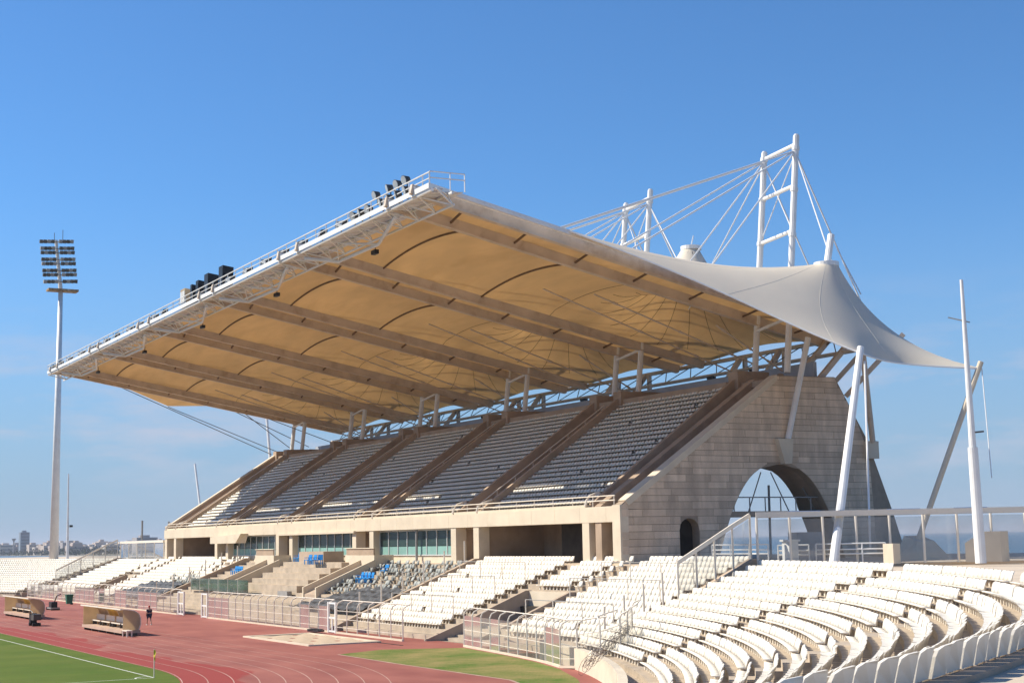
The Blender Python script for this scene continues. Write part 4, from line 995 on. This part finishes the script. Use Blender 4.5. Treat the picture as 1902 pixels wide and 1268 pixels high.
# ================================================================ FIELD OBJECTS
def dugout(x0, x1, y0, label):
    t = thing('dugout', ((x0+x1)/2, y0+.6, 0), label, 'dugout')
    prof = [(1.35, .45), (1.5, .9), (1.5, 1.4), (1.35, 1.75), (1.0, 2.0), (.4, 2.12), (-.15, 2.15)]
    MB().box(x0, x1, y0-.05, y0+1.5, .22, .45).build('base', M['pink'], t)
    for x in np.linspace(x0+.3, x1-.3, 6): MB().box(x-.12, x+.12, y0+.1, y0+1.3, 0, .22).build('foot', M['lamp'], t)
    n = 4; w = (x1-x0)/n
    for k in range(n):
        a, c = x0+k*w+.05, x0+(k+1)*w-.05
        b = MB()
        for (u, v), (u2, v2) in zip(prof, prof[1:]):
            b.poly([(a, y0+u, v), (c, y0+u, v), (c, y0+u2, v2), (a, y0+u2, v2)])
            b.poly([(a, y0+u+.03, v+.02), (c, y0+u+.03, v+.02), (c, y0+u2+.02, v2+.04), (a, y0+u2+.02, v2+.04)])
        b.build('back_panel', M['yellow'] if k == 1 else M['tan'], t)
        b = MB(); b.box(a+.2, c-.2, y0+.75, y0+1.2, .78, .86); b.box(a+.2, c-.2, y0+1.18, y0+1.25, .9, 1.35); bo = b.build('bench', M['fencepaint'], t)
        for x in (a+.4, c-.4): MB().box(x-.05, x+.05, y0+.8, y0+1.15, .45, .78).build('bench_leg', M['lamp'], bo)
        P = [(a-.05, y0+u, v) for u, v in prof]; MB().tube(P, .045, 6).build('frame_hoop', M['fencepaint'], t)
    P = [(x1, y0+u, v) for u, v in prof]; MB().tube(P, .045, 6).build('frame_hoop', M['fencepaint'], t)
    for x in (x0, x1):
        poly = [(-.15, .45)]*0+[(0.05, .45), (1.35, .45), (1.5, .9), (1.5, 1.4), (1.35, 1.75), (1.0, 2.0), (.4, 2.12), (.05, 2.14)]
        MB().prism(poly, lambda u, v, wv: (wv, y0+u, v), x-.02, x+.02).build('end_panel', M['tan'], t)
    MB().box(x0-.05, x1+.05, y0-.2, y0-.1, 2.1, 2.2).build('front_gutter', M['fencepaint'], t)
dugout(-136.1, -122.6, 32.3, 'tan dugout shelter with a yellow panel standing in front of the near track fence')
dugout(-172.8, -159.2, 32.4, 'tan dugout shelter with a yellow panel, the one beside the black trolley')
bch = thing('side_bench', (-121.6, 32.6, 0), 'small pale bench at the open end of the near dugout', 'bench')
MB().box(-122.3, -120.9, 32.2, 32.7, .45, .53).build('seat', M['fencepaint'], bch)
for x in (-122.2, -121.0):
    for y in (32.25, 32.65): MB().box(x-.04, x+.04, y-.04, y+.04, 0, .45).build('leg', M['fencepaint'], bch)
tr = thing('trolley', (-146.3, 30.2, 0), 'black upright trolley with a basket on the track by the far dugout', 'trolley')
MB().box(-147.2, -146.6, 29.9, 30.5, .12, 1.15).build('body', M['black'], tr); MB().box(-146.5, -145.2, 29.9, 30.6, .55, 1.1).build('basket', M['lamp'], tr)
MB().tube([(-146.9, 29.9, 1.1), (-146.0, 29.8, 1.45), (-145.3, 29.9, 1.2)], .05, 6).build('handle', M['black'], tr)
for x in (-147, -145.4): MB().tube([(x, 29.85, .16), (x, 30.6, .16)], .16, 10).build('wheel', M['black'], tr)
hd = thing('mower', (-182.6, 39.9, 0), 'small dark hand mower left on the track near the green bin', 'mower')
MB().box(-183.4, -182.0, 39.5, 40.2, .3, .95).build('engine', M['black'], hd); MB().box(-184.2, -181.2, 39.4, 40.3, .15, .3).build('deck', M['steelgrey'], hd)
MB().tube([(-182.3, 39.9, .9), (-181, 39.9, 1.7), (-179.6, 40.0, 1.9)], .07, 6).build('handle', M['lamp'], hd)
for x in (-184, -181.5): MB().tube([(x, 39.35, .17), (x, 40.35, .17)], .17, 10).build('wheel', M['black'], hd)
gb = thing('waste_bin', (-198.3, 45.2, 0), 'dark green wheeled waste bin by the far track fence', 'bin')
MB().quadbox([(-198.6, 44.95, .1), (-198.0, 44.95, .1), (-198.0, 45.6, .1), (-198.6, 45.6, .1), (-198.75, 44.85, 1.2), (-197.85, 44.85, 1.2), (-197.85, 45.7, 1.2), (-198.75, 45.7, 1.2)]).build('body', M['green'], gb); MB().box(-198.8, -197.8, 44.8, 45.75, 1.2, 1.3).build('lid', M['green'], gb)
for x in (-198.55, -198.05): MB().tube([(x-.06, 45.6, .14), (x+.06, 45.6, .14)], .14, 10).build('wheel', M['black'], gb)
# corner flag
cf = thing('corner_flag', (-82.4, 23.5, 0), 'yellow corner flag on a pale pole at the pitch corner', 'flag')
MB().tube([(-82.4, 23.5, 0), (-82.4, 23.5, 1.55)], .03, 8).build('pole', M['fencepaint'], cf)
fm = mat('flag_cloth', (.62, .52, .05), .8, .1)
MB().grid(lambda u, v: (-82.4+.14*u+.03*math.sin(u*5+v*2), 23.5+.05*math.sin(v*6+u*3), 1.0+.54*v-.10*u), 6, 10).build('cloth', fm, cf, True)
# sand pit
sp_ = thing('sand_pit', (-106, 42.3, 0), 'long-jump sand pit with pale boards let into the red track', 'sand pit')
MB().grid(lambda u, v: (-113.2+13*u, 39.75+5.0*v, .01+.05*math.sin(u*19+v*5)*math.sin(v*11)+.03), 40, 20).build('sand', M['sand'], sp_, True)
for a in ((-113.7, -99.8, 39.45, 39.75), (-113.7, -99.8, 44.75, 45.05)): MB().box(*a, -.02, .10).build('board', M['cream'], sp_)
for a in ((-113.7, -113.2, 39.76, 44.74), (-100.2, -99.8, 39.76, 44.74)): MB().box(*a, -.02, .10).build('board', M['cream'], sp_)
MB().box(-113.2, -100.2, 39.76, 39.86, -.02, .05).build('edge_rubber', M['black'], sp_); MB().box(-99.75, -95.5, 44.7, 44.8, 0, .03).build('edge_rubber', M['black'], sp_)
o = MB().beam((-116.0, 46.0, .12), (-113.3, 45.9, .2), .5, .14).beam((-115.6, 45.7, .25), (-113.9, 46.2, .3), .3, .06).build('rubber_mats', M['black']); tag(o, 'dark rubber mats heaped at the corner of the sand pit', 'mats')
# razor wire coil over the curved front wall
P = []
a0, a1 = Vector((-72.6, 48.4, 1.6)), Vector((-57, 35.6, 1.2))
rz = thing('razor_wire', (-70, 46, 1), 'tangled coil of razor wire along the wall in front of the curved terrace', 'wire')
for ph in (0,):
    P = []
    for i in range(420):
        f = i/420; c = a0.lerp(a1, f); th = i*.62+ph*2.2; r = .34+.18*math.sin(i*.37+ph)
        P.append((c.x+.6*math.sin(th)*.6, c.y+r*math.cos(th)*.6, c.z+.35+r*math.sin(th)))
    MB().tube(P, .011, 4).build('wire_coil', M['wire'], rz)
rr = random.Random(5)
# rooftop weeds at the far end of the upper tier
sb = MB()
for i in range(160):
    c = Vector((-206+rr.gauss(0, 2.4), 79.8+rr.gauss(0, .3), 19.7)); d = Vector((rr.gauss(0, .25), rr.gauss(0, .25), rr.uniform(.5, 1.3))); e = Vector((.05, .03, 0))
    sb.poly([c-e, c+e, c+d])
o = sb.build('roof_weeds', M['foliage']); tag(o, 'dry weeds growing on the rear ledge of the upper tier', 'weeds', kind='stuff')

# ---- the walker
def person():
    skin = mat('skin', (.42, .26, .18), .6, .05); navy = mat('navy_clothing', (.012, .02, .055), .8, .2, 6); red = mat('red_cap', (.45, .03, .03), .8, .1); shoe = mat('pale_shoe', (.6, .55, .5), .7)
    t = thing('person', (-138.4, 38.95, 0), 'person in navy shirt and shorts with a red cap walking across the red track', 'person')
    ox, oy = -138.4, 38.95
    # skeleton (x along the track, walking toward -x, y depth)
    J = {'pel': (0, 0, .92), 'spi': (0, 0, 1.12), 'che': (-.01, 0, 1.32), 'nek': (-.02, 0, 1.48), 'hea': (-.03, 0, 1.60), 'top': (-.03, 0, 1.72),
         'hl': (-.0, -.10, .90), 'kl': (-.22, -.11, .52), 'al': (-.30, -.11, .10), 'tl': (-.44, -.12, .04), 'hr': (0, .10, .90), 'kr': (.10, .11, .50), 'ar': (.36, .11, .14), 'tr': (.28, .12, .03),
         'sl': (-.02, -.20, 1.40), 'el': (.10, -.26, 1.14), 'wl': (-.04, -.27, .93), 'fl': (-.10, -.27, .84), 'sr': (-.02, .20, 1.40), 'er': (-.10, .26, 1.15), 'wr': (-.28, .24, 1.06), 'fr': (-.37, .23, 1.06)}
    E = [('pel', 'spi'), ('spi', 'che'), ('che', 'nek'), ('nek', 'hea'), ('hea', 'top'), ('pel', 'hl'), ('hl', 'kl'), ('kl', 'al'), ('al', 'tl'), ('pel', 'hr'), ('hr', 'kr'), ('kr', 'ar'), ('ar', 'tr'), ('che', 'sl'), ('sl', 'el'), ('el', 'wl'), ('wl', 'fl'), ('che', 'sr'), ('sr', 'er'), ('er', 'wr'), ('wr', 'fr')]
    rad = {'pel': .155, 'spi': .14, 'che': .165, 'nek': .065, 'hea': .10, 'top': .08, 'hl': .10, 'kl': .062, 'al': .045, 'tl': .04, 'hr': .10, 'kr': .062, 'ar': .045, 'tr': .04, 'sl': .075, 'el': .05, 'wl': .036, 'fl': .035, 'sr': .075, 'er': .05, 'wr': .036, 'fr': .035}
    keys = list(J); me = bpy.data.meshes.new('body'); me.from_pydata([(ox+J[k][0], oy+J[k][1], J[k][2]) for k in keys], [(keys.index(a), keys.index(c)) for a, c in E], [])
    o = bpy.data.objects.new('body', me); COL.objects.link(o); o.parent = t; o.location = -wl(t)
    me.materials.append(skin)
    md = o.modifiers.new('skin', 'SKIN'); 
    for i, k in enumerate(keys): me.skin_vertices[0].data[i].radius = (rad[k], rad[k]); me.skin_vertices[0].data[i].use_root = (k == 'pel')
    s = o.modifiers.new('sub', 'SUBSURF'); s.levels = 2; s.render_levels = 2
    def garment(name, names, scale, m):
        ks = [k for k in names]; gm = bpy.data.meshes.new(name)
        gm.from_pydata([(ox+names[k][0], oy+names[k][1], names[k][2]) for k in ks], [(ks.index(a), ks.index(c)) for a, c in E if a in ks and c in ks], [])
        g = bpy.data.objects.new(name, gm); COL.objects.link(g); g.parent = t; g.location = -wl(t); gm.materials.append(m); g.modifiers.new('skin', 'SKIN')
        for i, k in enumerate(ks): gm.skin_vertices[0].data[i].radius = (rad[k]*scale, rad[k]*scale); gm.skin_vertices[0].data[i].use_root = (k in ('pel', 'che', 'spi') and i == 0)
        q = g.modifiers.new('sub', 'SUBSURF'); q.levels = 2; q.render_levels = 2
    sh = {k: J[k] for k in ('spi', 'che', 'sl', 'sr')}; sh['spi'] = (0, 0, .98); sh['el'] = (.08, -.245, 1.2); sh['er'] = (-.08, .245, 1.2); garment('shirt', sh, 1.22, navy)
    st = {k: J[k] for k in ('pel', 'hl', 'hr')}; st['kl'] = (-.19, -.11, .58); st['kr'] = (.08, .11, .56); garment('shorts', st, 1.3, navy)
    b = MB(); 
    for j in range(5):
        z0, z1 = 1.66+.025*j, 1.66+.025*(j+1); 
    b.tube([(ox-.03, oy, 1.655), (ox-.03, oy, 1.72), (ox-.03, oy, 1.765)], .115, 14, .06); b.box(ox-.22, ox-.1, oy-.08, oy+.08, 1.655, 1.675); b.build('cap', red, t)
    b = MB(); b.box(ox-.145, ox-.12, oy-.012, oy+.012, 1.585, 1.625); b.build('nose', skin, t)
    for k, (x, y, z) in (('al', (-.30, -.11, .0)), ('ar', (.36, .11, .02))): MB().quadbox([(ox+x-.19, oy+y-.05, z), (ox+x+.07, oy+y-.05, z), (ox+x+.07, oy+y+.05, z), (ox+x-.19, oy+y+.05, z), (ox+x-.16, oy+y-.045, z+.06), (ox+x+.06, oy+y-.045, z+.1), (ox+x+.06, oy+y+.045, z+.1), (ox+x-.16, oy+y+.045, z+.06)]).build('shoe', shoe, t)
    for side, k in ((-1, 'fl'), (1, 'fr')):
        x, y, z = J[k]
        for f in range(5):
            if k == 'fl': MB().tube([(ox+x-.02+.018*f, oy+y+.01, z+.0), (ox+x-.025+.018*f, oy+y+.012, z-.07+.012*abs(f-2))], .009, 6).build('finger', skin, t)
            else: MB().tube([(ox+x-.0, oy+y-.03+.015*f, z), (ox+x-.07+.01*abs(f-2), oy+y-.03+.015*f, z-.01)], .009, 6).build('finger', skin, t)
person()

# ================================================================ FAR CITY
b = MB()
hill = lambda x: 10+8*math.sin(x*.004)
struct('far_shore', MB().grid(lambda u, v: (-3600+2000*u, 480+700*v, -2.5+min(1, v*6)*3+14*v*math.sin(u*9+1)**2*.6+8*v), 40, 10), mat('far_hillside', (.22, .20, .15), .95, .3, .01))
rc = random.Random(21)
cm = [mat('far_render_%d' % i, c, .9, .08, .05) for i, c in enumerate([(.50, .42, .36), (.55, .50, .45), (.42, .34, .29), (.60, .50, .42), (.36, .33, .32)])]
wm = mat('far_window_glass', (.10, .11, .13), .3, .1)
def far_building(x, y, w, d, h, m, label, group=None, roof=True):
    t = thing('city_block', (x, y, -1), label, 'building', group)
    MB().box(x-w/2, x+w/2, y-d/2, y+d/2, -2, h).build('wall', m, t)
    MB().box(x-w/4, x+w/6, y-d/4, y+d/5, h, h+3).build('roof_house', m, t)
    nf = max(2, int(h/5))
    wb = MB()
    for f in range(nf):
        wb.box(x+w/2, x+w/2+.3, y-d*.42, y+d*.42, 2+f*h/nf, 2+f*h/nf+1.6)
    wb.build('window_band', wm, t); return t
for i in range(150):
    x = -3300+1450*rc.random(); y = 510+420*rc.random()
    u_, v_, d_ = project((x, y, 10))
    if u_ > 300: continue
    h = rc.uniform(9, 21)
    far_building(x, y, rc.uniform(14, 26), rc.uniform(12, 34), h, rc.choice(cm), 'pale apartment block in the hazy town across the water', 'far town blocks')
far_building(-2600, 517, 14, 15, 37, mat('dark_tower', (.20, .24, .28), .7, .1), 'tall dark grey block rising above the far town')
wt = thing('water_tower', (-2640, 508, 0), 'small water tower on a stalk beside the tall dark block', 'water tower')
MB().tube([(-2640, 508, -1), (-2640, 508, 25)], 1.2, 10).build('stalk', cm[4], wt); MB().tube([(-2640, 508, 23), (-2640, 508, 25), (-2640, 508, 27)], 2, 12, 4).build('tank', cm[4], wt)
tb = MB()
for i in range(5000):
    x = -3250+1300*rc.random(); y = 495+120*rc.random(); c = Vector((x, y, abs(rc.gauss(0, 3.5)))); d = Vector((rc.gauss(0, 1), rc.gauss(0, 1), rc.gauss(0, 1))).normalized()*3; e = d.cross(Vector((rc.random(), rc.random(), rc.random()))).normalized()*2.4
    tb.poly([c-e, c+e, c+d])
o = tb.build('far_trees', mat('far_foliage', (.05, .065, .035), .9, .4, .05)); tag(o, 'dark belt of trees along the far shore', 'trees', kind='stuff')

# ================================================================ the upper structure tapers slightly toward the rear in plan
def taper(root, ya, yb, zmin):
    for o in root.children_recursive:
        if o.type != 'MESH' or o.name.startswith('corner_mast'): continue
        n = len(o.data.vertices); A = np.empty(n*3, np.float32); o.data.vertices.foreach_get('co', A); A = A.reshape(-1, 3)
        f = 1-.045*np.clip((A[:, 1]-ya)/(yb-ya), 0, 1.35); f = np.where((A[:, 2] > zmin) & (A[:, 0] < -94), f, 1)
        A[:, 0] = -94+(A[:, 0]+94)*f; o.data.vertices.foreach_set('co', A.ravel()); o.data.update()
taper(G, 62.4, 79, 9.56); taper(RO, 50, 79, 12)
# seat the catwalk snugly against the first row of fabric
for o in RO.children_recursive:
    if o.type == 'MESH' and o.name.split('.')[0] in ('catwalk', 'truss_chord', 'toe_board', 'truss_lacing', 'front_soffit', 'catwalk_rail', 'mid_rail', 'rail_post', 'end_rail', 'end_post', 'brace_frame', 'brace', 'rib_nose'):
        for v in o.data.vertices:
            f = min(1, max(0, (48.3-v.co.y)/3)); v.co.y += 1.15*f; v.co.z -= .2*f
for o in list(COL.objects):
    if o.name.split('.')[0] in ('floodlight', 'loudspeaker') and o.parent is None and o.location.z > 31: o.location.y += 1.15; o.location.z -= .2

print('stones', nst)
# ================================================================ AIR
hb_ = MB().box(-30500, 30500, -30500, 30500, -6.2, 74).mesh('haze', M['white']); hb_.materials.clear()
hm_ = bpy.data.materials.new('sea_haze'); hm_.use_nodes = True; N_ = hm_.node_tree.nodes; N_.remove(N_['Principled BSDF']); pv = N_.new('ShaderNodeVolumePrincipled')
pv.inputs['Color'].default_value = (.86, .90, 1, 1); pv.inputs['Density'].default_value = .00010; hm_.node_tree.links.new(pv.outputs[0], N_['Material Output'].inputs['Volume']); hb_.materials.append(hm_)
ho = link(bpy.data.objects.new('haze', hb_)); ho['kind'] = 'stuff'
